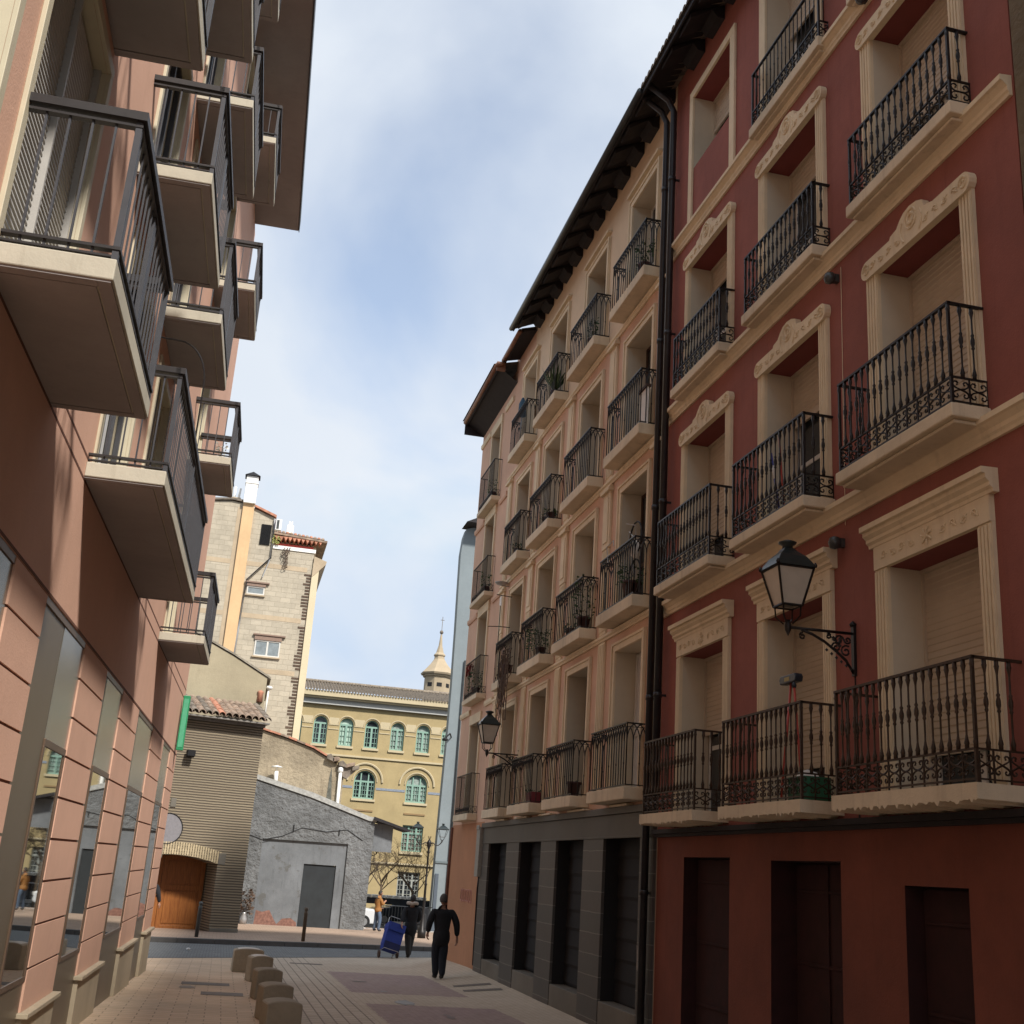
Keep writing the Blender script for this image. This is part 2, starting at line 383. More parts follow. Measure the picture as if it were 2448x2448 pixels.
# ------------------------------------------------------------------ sky, sun
sd = Vector((.65, -1.33, 1.48)).normalized()
elev = math.asin(sd.z); azim = math.atan2(sd.x, sd.y)     # clockwise from +Y
w = bpy.data.worlds.new('World'); scene.world = w; w.use_nodes = True
nt = w.node_tree; nt.nodes.clear()
out = nt.nodes.new('ShaderNodeOutputWorld'); bg = nt.nodes.new('ShaderNodeBackground'); nt.links.new(bg.outputs[0], out.inputs[0])
sky = nt.nodes.new('ShaderNodeTexSky'); sky.sky_type = 'NISHITA'; sky.sun_disc = False
sky.sun_elevation = elev; sky.sun_rotation = azim; sky.air_density = 1.0; sky.dust_density = 1.4
tc = nt.nodes.new('ShaderNodeTexCoord')
spx = nt.nodes.new('ShaderNodeSeparateXYZ'); nt.links.new(tc.outputs['Generated'], spx.inputs[0])
zz = math_(nt, 'ADD', math_(nt, 'MAXIMUM', spx.outputs[2], 0), .22)
cbx = nt.nodes.new('ShaderNodeCombineXYZ')
nt.links.new(math_(nt, 'DIVIDE', spx.outputs[0], zz), cbx.inputs[0]); nt.links.new(math_(nt, 'DIVIDE', spx.outputs[1], zz), cbx.inputs[1])
n1 = nt.nodes.new('ShaderNodeTexNoise'); n1.inputs['Scale'].default_value = 1.25; n1.inputs['Detail'].default_value = 7; n1.inputs['Roughness'].default_value = .48
n1.inputs['Distortion'].default_value = .35
mpx = nt.nodes.new('ShaderNodeMapping'); mpx.inputs['Location'].default_value = (3.1, 1.7, 0); mpx.inputs['Scale'].default_value = (1.35, .95, 1)
nt.links.new(cbx.outputs[0], mpx.inputs[0]); nt.links.new(mpx.outputs[0], n1.inputs['Vector'])
n2 = nt.nodes.new('ShaderNodeTexNoise'); n2.inputs['Scale'].default_value = .8; n2.inputs['Detail'].default_value = 5
nt.links.new(cbx.outputs[0], n2.inputs['Vector'])
cover = mapr(nt, n1.outputs['Fac'], .36, .54, .32, 1)
shade = mapr(nt, n2.outputs['Fac'], .3, .7, 0, 1)
ccol = mixc(nt, shade, (4.3, 4.8, 5.5), (5.3, 5.6, 6.0))
bright = mixc(nt, 1.0, sky.outputs[0], (1.5, 1.45, 1.4), 'MULTIPLY')
bright = mixc(nt, 1.0, bright, (3.4, 4.3, 5.6), 'DARKEN')
fin = mixc(nt, cover, bright, ccol)
nt.links.new(fin, bg.inputs[0]); bg.inputs[1].default_value = .10
sl = bpy.data.lights.new('sun', 'SUN'); sl.energy = 3.5; sl.angle = R(5); sl.color = (1, .95, .88)
so = bpy.data.objects.new('sun', sl); COL.objects.link(so); so.rotation_euler = sd.to_track_quat('Z', 'Y').to_euler(); so.location = (10, -20, 40)
vs = scene.view_settings; vs.view_transform = 'Standard'; vs.look = 'None'; vs.exposure = .70; vs.gamma = 1
# ================================================================== ground
def sheet(name, xs, ys, off, mat, **k):
    mb = MB(); nx = len(xs)
    vs_ = [(x, y, gz(x, y)+off) for y in ys for x in xs]
    fs = [(j*nx+i, j*nx+i+1, (j+1)*nx+i+1, (j+1)*nx+i) for j in range(len(ys)-1) for i in range(nx-1)]
    mb.add(vs_, fs, 0, True); return mb, mat
def frange(a, b, n): return [a+(b-a)*i/n for i in range(n+1)]
xs = [-600, -150, -40, -15, -6, -2, 1, 3, 4.5] + frange(4.75, 5.6, 6)+[6, 7, 8, 12, 25, 80, 250, 600]
ys = [-600, -120, -40, -10, 0, 8, 14]+frange(18, 34, 16)+[38, 45, 60, 80, 110, 200, 500, 900]
mb, m_ = sheet('ground', xs, ys, -.03, M['asph']); struct('ground', mb, m_)
xs = [-3, -1, 1, 3, 4.5]+frange(4.75, 5.62, 7)
mb, m_ = sheet('p', xs, [-6, 0, 6, 12, 15]+frange(18, 30, 14), .004, M['paving'])
# wedge of paving up to the skew edge of the side road
def roadnear(x): return 29.2+.93*x if x < 3 else 31.99+(x-3)*.85
def roadfar(x): return 35.55+.41*x
wx = frange(.8, 4.5, 8)+frange(4.75, 5.6, 6)+[5.9, 6.3, 6.8, 7.4]
for i in range(len(wx)-1):
    for k in range(6):
        P = []
        for x, t in ((wx[i], k/6), (wx[i+1], k/6), (wx[i+1], (k+1)/6), (wx[i], (k+1)/6)):
            y = 30+(max(30.01, roadnear(x))+.15-30)*t; P.append((x, y, gz(x, y)+.004))
        mb.face(P, 0, True)
struct('pavement', mb, m_)
mb = MB()
wx = frange(-40, -3, 6)+[-1, 1, 3]+frange(4, 8, 10)+[10, 20, 40]
for i in range(len(wx)-1):
    for k in range(4):
        t0, t1 = k/4, (k+1)/4
        P = []
        for x, t in ((wx[i], t0), (wx[i+1], t0), (wx[i+1], t1), (wx[i], t1)):
            y = roadnear(x)*(1-t)+roadfar(x)*t; P.append((x, y, gz(x, y)+.010))
        mb.face(P, 0, True)
struct('road', mb, M['cob'])
# kerb and raised pavement on the far side
mb = MB()
for i in range(len(wx)-1):
    x0, x1 = wx[i], wx[i+1]
    n = max(1, round((x1-x0)/1.0))
    for k in range(n):
        xa = x0+(x1-x0)*k/n+.004; xb = x0+(x1-x0)*(k+1)/n-.004
        ya, yb = roadfar(xa), roadfar(xb); za, zb = gz(xa, ya), gz(xb, yb)
        b = [(xa, ya, za-.1), (xb, yb, zb-.1), (xb, yb+.22, zb-.1), (xa, ya+.22, za-.1), (xa, ya, za+.14), (xb, yb, zb+.14), (xb, yb+.22, zb+.14), (xa, ya+.22, za+.14)]
        mb.add(b, [(0,3,2,1),(4,5,6,7),(0,1,5,4),(1,2,6,5),(2,3,7,6),(3,0,4,7)], 0)
struct('kerb', mb, M['kerb'], bevel=.012)
mb = MB()
for i in range(len(wx)-1):
    x0, x1 = wx[i], wx[i+1]; N = 8
    for k in range(N):
        P = []
        for x, t in ((x0, k/N), (x1, k/N), (x1, (k+1)/N), (x0, (k+1)/N)):
            y = (roadfar(x)+.22)*(1-t)+56*t; P.append((x, y, gz(x, y)+.132))
        mb.face(P, 0, True)
struct('sidewalk', mb, M['swalk'])

# ================================================================== railings
def spiral(cu, cz, r0, turns, a0, d=1, n=9):
    out = []
    for i in range(n+1):
        t = i/n; a = a0+d*turns*2*math.pi*t; r = r0*(1-.8*t)
        out.append((cu+r*math.cos(a), cz+r*math.sin(a)))
    return out
def run_tf(kind, X, ya, yb, proj, out):
    """returns list of runs (length, f(u)->(x,y)) : near side, front, far side"""
    xo = X+out*(proj)
    return [(proj, lambda u: (X+out*u, ya)), (yb-ya, lambda u: (xo, ya+u)), (proj, lambda u: (X+out*u, yb))]
BAL = [(.013, 0), (.013, .05), (.019, .055), (.010, .10), (.007, .16)]
def baluster(mb, x, y, z0, z1, rich=True, n=5):
    h = z1-z0; m = z0+h*.52
    if rich:
        prof = [(.018, 0), (.018, .035), (.022, .045), (.013, .08), (.0085, .11), (.0085, m-z0-.075), (.017, m-z0-.06), (.011, m-z0-.045), (.020, m-z0-.015), (.020, m-z0+.015), (.011, m-z0+.045), (.017, m-z0+.06), (.0085, m-z0+.075),
                (.0085, h-.11), (.013, h-.08), (.022, h-.045), (.018, h-.035), (.018, h)]
    else: prof = [(.008, 0), (.008, h*.5-.02), (.013, h*.5), (.008, h*.5+.02), (.008, h)]
    mb.lathe(prof, (x, y, z0), n)
def bar(mb, pts, wdt, hgt):
    """flat bar following a horizontal polyline"""
    for (p, q) in zip(pts[:-1], pts[1:]):
        x0, y0, z = p; x1, y1, _ = q
        if abs(x1-x0) < 1e-6: mb.box(x0-wdt/2, x0+wdt/2, min(y0, y1)-wdt/2, max(y0, y1)+wdt/2, z-hgt/2, z+hgt/2)
        else: mb.box(min(x0, x1), max(x0, x1), y0-wdt/2, y0+wdt/2, z-hgt/2+.001, z+hgt/2-.001)
def outline(X, ya, yb, proj, out, z):
    xo = X+out*proj; return [(X, ya, z), (xo, ya, z), (xo, yb, z), (X, yb, z)]
def rail_scroll(mb, X, ya, yb, proj, out, zs, zt, plainbars=False):
    h = .215; zb = zs+.03
    bar(mb, outline(X, ya, yb, proj, out, zt-.012), .032, .022)
    bar(mb, outline(X, ya, yb, proj, out, zb), .016, .014)
    bar(mb, outline(X, ya, yb, proj, out, zb+h), .02, .016)
    for L, f in run_tf(0, X, ya, yb, proj, out):
        n = max(2, round(L/.108))
        for i in range(n+1):
            if L == proj and i == 0: continue
            if L == proj and i == n: continue
            x, y = f(L*i/n); baluster(mb, x, y, zb+h, zt-.02, not plainbars)
        nc = max(1, round(L/.165)); cw = L/nc
        for c in range(nc):
            u0 = c*cw; hh = h*.5
            for sx in (0, 1):
                for sz in (0, 1):
                    cu = u0+cw*(.25+.5*sx); cz = zb+h*(.27+.46*sz)
                    aa = math.pi*(.5 if sz == 0 else 1.5) if True else 0
                    dd = (1 if sx == 0 else -1)*(1 if sz == 0 else -1)
                    sp = spiral(cu, cz, cw*.23, .95, aa, dd, 7)
                    pts = [(u0+cw*.5, zb+h*.5)]+sp if True else sp
                    mb.tube([(*f(u), z) for u, z in pts], .0082, 4)
            x, y = f(u0); mb.box(x-.006, x+.006, y-.006, y+.006, zb-.03, zb+h)
    # feet
    for p in outline(X, ya, yb, proj, out, 0)[1:3]: mb.box(p[0]-.012, p[0]+.012, p[1]-.012, p[1]+.012, zs, zt)
def rail_gothic(mb, X, ya, yb, proj, out, zs, zt):
    bar(mb, outline(X, ya, yb, proj, out, zt-.01), .03, .02); bar(mb, outline(X, ya, yb, proj, out, zs+.03), .022, .016)
    bar(mb, outline(X, ya, yb, proj, out, zt-.065), .012, .01)
    for L, f in run_tf(0, X, ya, yb, proj, out):
        n = max(3, round(L/.115)); st = L/n
        for i in range(n+1):
            x, y = f(L*i/n)
            if i % 3 == 1: baluster(mb, x, y, zs+.02, zt-.26, False, 5)
            else: mb.box(x-.0065, x+.0065, y-.0065, y+.0065, zs+.02, zt-.26 if 0 < i < n else zt)
            for d in (-1, 1):       # interlacing pointed arches
                u0, u1 = L*i/n, L*i/n+d*st*1.5
                pts = []
                for k in range(6):
                    t = k/5; u = u0+(u1-u0)*(1-math.cos(t*math.pi/2)); z = zt-.26+.25*math.sin(t*math.pi/2)
                    if -.001 <= u <= L+.001: pts.append((*f(max(0, min(L, u))), z))
                if len(pts) > 1: mb.tube(pts, .011, 4)
def rail_plain(mb, X, ya, yb, proj, out, zs, zt):
    bar(mb, outline(X, ya, yb, proj, out, zt-.01), .028, .018); bar(mb, outline(X, ya, yb, proj, out, zs+.03), .018, .014); bar(mb, outline(X, ya, yb, proj, out, zs+.17), .014, .012)
    for L, f in run_tf(0, X, ya, yb, proj, out):
        n = max(2, round(L/.12))
        for i in range(n+1):
            x, y = f(L*i/n); mb.box(x-.006, x+.006, y-.006, y+.006, zs, zt-.01)
        for i in range(n):
            x0, y0 = f(L*i/n); x1, y1 = f(L*(i+1)/n)
            mb.tube([(x0, y0, zs+.03), (x1, y1, zs+.17)], .005, 4); mb.tube([(x1, y1, zs+.03), (x0, y0, zs+.17)], .005, 4)
def rail_flat(mb, X, ya, yb, proj, out, zs, zt):
    """slim square steel pickets with a broad dark handrail"""
    bar(mb, outline(X, ya, yb, proj, out, zt-.03), .085, .055); bar(mb, outline(X, ya, yb, proj, out, zt-.085), .045, .02)
    bar(mb, outline(X, ya, yb, proj, out, zs+.075), .05, .02); bar(mb, outline(X, ya, yb, proj, out, zs+.028), .03, .015)
    k0 = len(mb.m); xo = X+out*proj; n = max(4, round((yb-ya)/.13))
    for i in range(n+1):
        y = ya+(yb-ya)*i/n; mb.box(xo-.0055, xo+.0055, y-.004, y+.004, zs+.03, zt-.09)
    for y in (ya, yb):
        for i in range(1, 5):
            x = X+out*proj*i/5; mb.box(x-.006, x+.006, y-.0085, y+.0085, zs+.03, zt-.09)
        mb.box(xo-.018, xo+.018, y-.018, y+.018, zs-.02, zt-.06)
    nm = (yb-ya)/2
    mb.box(xo-.012, xo+.012, ya+nm-.05, ya+nm+.05, zs, zt-.06)
    for i in range(k0, len(mb.m)): mb.m[i] = 1
def balcony(parent, X, ya, yb, proj, zb, zt, rail, style, out=-1, slabm=None, railm=None, edge=.04, name='balcony', rag=0, **k):
    mb = MB(); xo = X+out*proj
    mb.box(X, xo, ya, yb, zb, zt)
    if style in ('scroll',) and rag == 0:   # moulded underside lip
        mb.box(X, X+out*(proj-.05), ya+.05, yb-.05, zb-.035, zb-.002)
    if rag:
        rnd = random.Random(int(ya*100))
        n = 90; top = [(ya+(yb-ya)*i/n, zb-rnd.random()**3*rag) for i in range(n+1)]
        mb = MB(); poly = [(ya, zt), *top, (yb, zt)]
        mb.prism(poly, X, xo, 'x')
    s = mb.build(name, slabm or M['slab'], parent, bevel=0 if rag else .012)
    r = MB(); e = edge
    {'scroll': rail_scroll, 'gothic': rail_gothic, 'plain': rail_plain, 'flat': rail_flat}[style](r, X, ya+e, yb-e, proj-e, out, zt, rail, **k)
    r.build('railing', railm or M['iron'], s)
    return s
def slats(mb, X, ya, yb, za, zb, out=-1, step=.06, dep=.007, mi=0):
    n = max(1, int((zb-za)/step)); st = (zb-za)/n
    for i in range(n):
        z = za+i*st
        pts = [(X, ya, z), (X, yb, z), (X+out*dep, yb, z+st*.18), (X+out*dep, ya, z+st*.18)]
        pts2 = [(X+out*dep, ya, z+st*.18), (X+out*dep, yb, z+st*.18), (X, yb, z+st), (X, ya, z+st)]
        mb.face(pts, mi); mb.face(pts2, mi)
def french_door(parent, X, ya, yb, za, zb, frame, glass, out=-1, lower=.35, t=.05):
    """two-leaf glazed door: frame mesh with a glass child"""
    mb = MB(); w = .055; x0, x1 = X, X+out*t; mid = (ya+yb)/2
    for a, b in ((ya, ya+w), (mid-w*.7, mid+w*.7), (yb-w, yb)): mb.box(x0, x1, a, b, za, zb)
    for z in (za, zb-w, za+(zb-za)*lower): 
        mb.box(x0, x1-out*.004, ya+w, mid-w*.7, z, z+w); mb.box(x0, x1-out*.004, mid+w*.7, yb-w, z, z+w)
    f = mb.build('door', frame, parent, bevel=.004)
    g = MB(); xg = X+out*t*.4
    g.box(xg-.004, xg+.004, ya+w, mid-w*.7, za+w, zb-w); g.box(xg-.004, xg+.004, mid+w*.7, yb-w, za+w, zb-w); g.build('pane', glass, f)
    return f

# ================================================================== red building
red = thing('apartment_building', 'dark red plastered apartment building with cream carved window surrounds and scrolled iron balconies', 'building', (0, 0, 0))
RY0, RY1 = 7.08, 15.18
cols = [(12.98, 14.40, 12.82, 14.53), (10.46, 11.82, 10.28, 12.0), (7.86, 9.24, 7.68, 9.44)]   # inner, outer of c1 c2 c3
ops = []
TOPS = {1: 4.58, 2: 7.63, 3: 10.45, 4: 13.45}; FL = {1: 2.50, 2: 5.54, 3: 8.46, 4: 11.20}
for fl in (1, 2, 3, 4):
    for ci, c in enumerate(cols):
        za = FL[fl]
        if fl == 4 and ci == 0: za = 12.17
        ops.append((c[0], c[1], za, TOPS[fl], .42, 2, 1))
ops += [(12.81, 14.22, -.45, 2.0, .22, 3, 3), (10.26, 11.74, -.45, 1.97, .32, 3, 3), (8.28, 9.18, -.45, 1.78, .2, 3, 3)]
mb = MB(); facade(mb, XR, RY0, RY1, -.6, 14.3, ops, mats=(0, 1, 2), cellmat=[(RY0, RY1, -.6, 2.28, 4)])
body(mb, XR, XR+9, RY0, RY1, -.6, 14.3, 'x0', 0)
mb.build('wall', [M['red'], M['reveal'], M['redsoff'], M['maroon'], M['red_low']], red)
# closed shutters of the ground floor openings
for i, (ya, yb, zb, d) in enumerate(((12.81, 14.22, 2.0, .21), (10.26, 11.74, 1.97, .31), (8.28, 9.18, 1.78, .19))):
    mb = MB(); X = XR+d
    mb.box(X-.03, X, ya+.02, yb-.02, -.5, zb-.02)
    if i == 1: mb.box(X-.05, X-.031, 11.0, 11.03, -.5, zb-.04)
    for k in range(3): mb.box(X-.045, X-.031, ya+.06, yb-.06, zb-.3-k*.7, zb-.27-k*.7)
    o = mb.build('ground_floor_shutter', M['maroon'], red, bevel=.004)
    if i == 1:
        g = MB(); g.face([(X-.033, 10.75, -.4), (X-.033, 10.28, -.4), (X-.033, 10.28, 1.6), (X-.033, 10.75, 1.75)])
        g.build('painted_panel', M['graffiti'], o)
        g = MB(); g.tube([(X-.036, 10.5+.12*math.sin(t*2.2), 1.1-t*.33) for t in [i*.3 for i in range(15)]], .02, 4)
        g.tube([(X-.036, 10.62+.1*math.sin(t*2.9+1), 1.0-t*.3) for t in [i*.3 for i in range(12)]], .016, 4); g.build('graffiti', M['pipe'], o)
# cornices
def cornice(mb, X, ya, yb, zb, out=-1, prof=((0, 0), (.03, .0), (.035, .03), (.05, .05), (.05, .09), (.09, .13), (.115, .14), (.115, .19), (0, .20)), mi=0):
    n = len(prof); A = [(X+out*p, ya, zb+q) for p, q in prof]; B = [(X+out*p, yb, zb+q) for p, q in prof]
    fs = [(i, (i+1) % n, (i+1) % n+n, i+n) for i in range(n)]+[tuple(range(n-1, -1, -1)), tuple(range(n, 2*n))]
    if out > 0: fs = [tuple(reversed(f)) for f in fs]
    mb.add(A+B, fs, mi)
for z in (5.25, 8.18, 10.95):
    mb = MB(); cornice(mb, XR-.001, RY0+.02, RY1-.02, z); mb.build('cornice', M['cream'], red)
mb = MB(); mb.box(XR-.09, XR, RY0, RY1, 2.29, 2.345); mb.box(XR-.05, XR, RY0, RY1, 2.25, 2.288); mb.build('ledge', M['roofdark'], red)
# window surrounds
def flutes(mb, X, ya, yb, za, zb, out=-1):
    w = (yb-ya); n = 4
    mb.box(X, X+out*.035, ya, yb, za, zb)
    for i in range(n):
        y = ya+w*(i+.5)/n; mb.box(X+out*.0352, X+out*.048, y-w*.075, y+w*.075, za+.06, zb-.02)
def ornament(fl, c, kind):
    mb = MB(); oL, oR = c[3], c[2]; zt = TOPS[fl]; X = XR
    for a, b in ((c[2], c[0]), (c[1], c[3])):
        if fl < 4: flutes(mb, X, a, b, (FL[fl] if fl < 4 else 11.2), zt)
        else: mb.box(X, X-.04, a, b, 11.16, zt+.0)
    if fl == 4:
        mb.box(X, X-.04, c[2], c[3], zt+.002, zt+.14)
        return mb.build('window_frame', M['cream'], red, bevel=.006)
    if fl == 1:
        mb.box(X, X-.05, c[2]-.0, c[3]+.0, zt+.002, zt+.225)
        cornice(mb, X-.0, c[2]-.07, c[3]+.07, zt+.226, prof=((0, 0), (.055, 0), (.06, .03), (.085, .05), (.085, .08), (.12, .11), (.12, .145), (.155, .15), (.155, .2), (0, .205)))
        zc = zt+.115; hh = .06
    else:
        # rounded bar with a raised centre crest
        hb = .2; z0 = zt-.02; r = hb/2; ya, yb = c[2]-.03, c[3]+.03; ym = (ya+yb)/2; P = []
        for i in range(9): t = -math.pi/2-math.pi*i/8; P.append((ya+r*.9+r*math.cos(t), z0+r+r*math.sin(t)))
        P += [(ym-.36, z0+hb), (ym-.30, z0+hb+.02), (ym-.22, z0+hb+.04), (ym-.19, z0+hb+.12), (ym-.10, z0+hb+.16), (ym+.02, z0+hb+.175), (ym+.12, z0+hb+.155), (ym+.19, z0+hb+.11), (ym+.25, z0+hb+.05), (ym+.36, z0+hb+.03), (ym+.38, z0+hb)]
        for i in range(9): t = math.pi/2-math.pi*i/8; P.append((yb-r*.9+r*math.cos(t), z0+r+r*math.sin(t)))
        P = P[::-1]
        mb.prism(P, X-.002, X-.075, 'x'); zc = z0+r; hh = .055
        for yy in (ya+r*.9, yb-r*.9):
            mb.tube([(X-.078, yy+u, zc+v_) for u, v_ in spiral(0, 0, .07, 1.6, 0, 1, 16)], .010, 5)
        mb.tube([(X-.078, ym+.095*math.cos(t), z0+hb+.03+.10*math.sin(t)) for t in [i*math.pi/8 for i in range(16)]], .012, 5, True)
        mb.tube([(X-.078, ym+.045*math.cos(t), z0+hb+.03+.055*math.sin(t)) for t in [i*math.pi/5 for i in range(10)]], .018, 5, True)
        for s_ in (-1, 1):
            mb.tube([(X-.077, ym+s_*(.13+.05*math.sin(t)), z0+.04+t*.08) for t in [i*.3 for i in range(10)]], .012, 5)
    # carved scrolls in relief
    xr = X-(.053 if fl == 1 else .078); ym = (c[2]+c[3])/2; L = (c[3]-c[2])/2-.12
    for s_ in (-1, 1):
        k = 0; u = .2
        while u < L:
            d = 1 if k % 2 == 0 else -1
            mb.tube([(xr, ym+s_*(u+du), zc+d*dv) for du, dv in spiral(.045, .0, hh*.75, 1.15, math.pi, 1, 9)], .008, 4)
            mb.tube([(xr, ym+s_*(u+.09*t), zc-d*(.03-.06*t)) for t in (0, .35, .7, 1)], .007, 4)
            u += .15; k += 1
    if fl == 1:
        for j in range(7):
            t = j*2*math.pi/7; mb.tube([(xr, ym, zc), (xr-.008, ym+.05*math.cos(t), zc+.05*math.sin(t)), (xr, ym+.085*math.cos(t+.2), zc+.085*math.sin(t+.2))], .011, 5)
    return mb.build('window_frame', M['cream'], red)
SH = {(1, 0): 3.6, (1, 1): 2.98, (1, 2): 2.93, (2, 0): 6.25, (2, 1): 6.98, (2, 2): 5.75, (3, 0): 10.1, (3, 1): 10.08, (3, 2): 9.35, (4, 0): 12.9, (4, 1): 12.6, (4, 2): 12.2}
for fl in (1, 2, 3, 4):
    for ci, c in enumerate(cols):
        f = ornament(fl, c, 0)
        X = XR+.39; zb = SH[(fl, ci)]; za = 12.18 if (fl == 4 and ci == 0) else FL[fl]
        mb = MB(); slats(mb, X-.05, c[0]+.02, c[1]-.02, zb, TOPS[fl]-.03)
        mb.box(X-.075, X-.045, c[0]+.015, c[1]-.015, zb-.05, zb-.002)
        for y in (c[0]+.012, c[1]-.012): mb.box(X-.08, X-.02, y-.012, y+.012, za, TOPS[fl]-.02)
        mb.box(X-.09, X-.02, c[0]+.001, c[1]-.001, TOPS[fl]-.035, TOPS[fl]-.002)
        mb.build('shutter', M['shutter'], f)
        french_door(red, XR+.412, c[0]+.025, c[1]-.025, za+.01, TOPS[fl]-.04, M['white'], M['glass'], lower=.42, t=.035)
# F1..F4 balconies
for (fl, proj, zb, zt, rail, ks) in ((1, .455, 2.385, 2.50, 3.43, 0), (2, .37, 5.42, 5.54, 6.47, 0), (3, .245, 8.33, 8.46, 9.27, 0)):
    yy = {1: ((12.85, 14.66), (10.17, 12.10), (7.45, 9.57)), 2: ((12.72, 14.62), (10.22, 12.08), (7.64, 9.55)), 3: ((12.78, 14.52), (10.2, 12.06), (7.62, 9.46))}[fl]
    for ci, (ya, yb) in enumerate(yy):
        balcony(red, XR, ya, yb, proj, zb, zt, rail, 'scroll', railm=M['iron'] if fl > 1 else M['ironbrown'], rag=.035 if (fl == 1) else 0)
balcony(red, XR, 10.15, 12.05, .16, 11.06, 11.2, 12.05, 'scroll', plainbars=True)
balcony(red, XR, 7.6, 9.5, .16, 11.06, 11.2, 12.05, 'scroll', plainbars=True)
# eaves: soffit boards, rafters, tiles with scalloped ends
def eave(parent, ya, yb, zw, zo, xo, step=.76, tiles=True, gut=None, raf=True, rr=.09):
    mb = MB()
    mb.face([(XR, ya, zw), (XR, yb, zw), (xo, yb, zo), (xo, ya, zo)])
    mb.box(xo-.01, xo+.02, ya, yb, zo-.05, zo+.06)
    if raf:
        n = int((yb-ya)/step)
        for i in range(n+1):
            y = ya+.1+i*step
            if y+.46 > yb: break
            P = [(XR-.002, zw-.26), (XR-.12, zw-.25), (XR-.2, zw-.14), (xo+.06, zo-.10), (xo+.06, zo-.004), (XR-.002, zw-.004)]
            mb.prism([(p[0], p[1]) for p in P], y, y+.46, 'y')
    e = mb.build('eave', M['roofdark'], parent)
    rb = MB(); sl = .32
    rr = rr*.8
    rb.face([(xo-.02, ya, zo+.07), (xo-.02, yb, zo+.07), (XR+6, yb, zo+.07+sl*(XR+6-xo)), (XR+6, ya, zo+.07+sl*(XR+6-xo))][::-1])
    if tiles:
        n = int((yb-ya)/(rr*2.1))
        for i in range(n):
            y = ya+rr+i*(yb-ya-rr*2)/max(1, n-1); base = []; 
            for k, xx in enumerate((xo-.05, XR+1.5)):
                for j in range(7):
                    t = math.pi*j/6; base.append((xx, y+rr*math.cos(t), zo+.05+sl*(xx-xo)+rr*math.sin(t)))
            fs = [(j, j+1, j+8, j+7) for j in range(6)]+[tuple(range(7))]
            rb.add(base, fs, 0, True)
    rb.build('roof', M['tilegrey'], parent)
    if gut:
        g = MB(); g.tube([(xo-.05, ya, zo+.0), (xo-.05, yb, zo+.0)], .055, 8); g.build('gutter', gut, parent)
eave(red, RY0, RY1, 14.28, 14.0, 5.0, tiles=True)

# near neighbour at the right edge of the picture
nb = thing('stone_house', 'rough brown stone house wall at the right edge of the photo, beyond the red building', 'building')
mb = MB(); mb.box(XR-.02, XR+9, -14, 7.06, -.8, 14.5); mb.build('wall', M['nstone'], nb, bevel=.03)
mb = MB(); mb.box(XR-.6, XR+9.5, -14, 7.06, 14.5, 14.7); mb.build('roof', M['tilegrey'], nb)

# ================================================================== beige/salmon building with the dark stone shop front
bg_ = thing('apartment_building', 'salmon pink apartment building with cream pilasters, pointed-arch iron balconies and a dark stone shop front', 'building')
BY0, BY1 = 15.2, 26.42
bc = [(16.01, 17.28), (18.74, 19.98), (21.46, 22.68), (24.05, 25.22)]
BT = {1: 5.12, 2: 7.78, 3: 10.45, 4: 13.22}; BFL = {1: 2.93, 2: 5.70, 3: 8.42, 4: 11.16}
ops = [(c[0], c[1], BFL[f], BT[f], .38, 1, 1) for f in (1, 2, 3, 4) for c in bc]
shop = [(15.77, 17.43), (18.48, 20.13), (21.16, 22.84), (23.93, 25.64)]
ops += [(s_[0], s_[1], -.12, 2.275, .28, 3, 3) for s_ in shop]
mb = MB(); facade(mb, XR, BY0, BY1, -.7, 14.3, ops, mats=(0, 1, 1), cellmat=[(BY0, BY1, -.7, 2.72, 4), (BY0, 24.4, 11.02, 14.3, 5)])
body(mb, XR, XR+9, BY0, BY1, -.7, 14.3, 'x0', 0)
mb.build('wall', [M['salmon'], M['reveal'], M['reveal'], M['blackmetal'], M['granite'], M['creamwall']], bg_)
for z, h_ in ((5.40, .1), (8.12, .1), (10.86, .12)):
    mb = MB(); cornice(mb, XR-.001, BY0+.02, BY1-.02, z, prof=((0, 0), (.03, .0), (.035, .03), (.06, .05), (.06, .09), (0, .1))); mb.build('cornice', M['cream'], bg_)
mb = MB()
for f in (1, 2, 3, 4):
    for k, c in enumerate(bc):
        pass
for f in (1, 2, 3, 4):
    for k, c in enumerate(bc):
        mb = MB(); w_ = .14; zt = BT[f]; z0 = BFL[f]
        mb.box(XR, XR-.035, c[0]-w_, c[0], z0, zt); mb.box(XR, XR-.035, c[1], c[1]+w_, z0, zt); mb.box(XR, XR-.035, c[0]-w_, c[1]+w_, zt+.001, zt+w_)
        mb.box(XR-.0352, XR-.055, c[0]-w_, c[0]-w_*.7, z0, zt+w_-.001); mb.box(XR-.0352, XR-.055, c[1]+w_*.7, c[1]+w_, z0, zt+w_-.001); mb.box(XR-.0352, XR-.055, c[0]-w_*.7+.001, c[1]+w_*.7-.001, zt+w_*.7, zt+w_-.001)
        if f == 4: mb.box(XR, XR-.09, c[0]-w_-.03, c[1]+w_+.03, zt+w_+.08, zt+w_+.13)
        fr = mb.build('window_frame', M['cream'], bg_, bevel=.004)
        french_door(bg_, XR+.36, c[0]+.01, c[1]-.01, z0+.01, zt-.01, [M['darkwood'], M['white'], M['darkwood']][(k+f) % 3], [M['glass'], M['curtain'], M['glass'], M['glass']][(k*3+f) % 4], lower=.4, t=.04)
        mb = MB(); mb.box(XR+.12, XR+.34, c[0]+.005, c[0]+.035, z0+.02, zt-.02); slats(mb, XR+.345, c[0]+.01, c[0]+.3, z0+.05, zt-.05, step=.07)
        if k in (1, 3) and f in (1, 3): mb.build('shutter', M['darkwood'], fr)
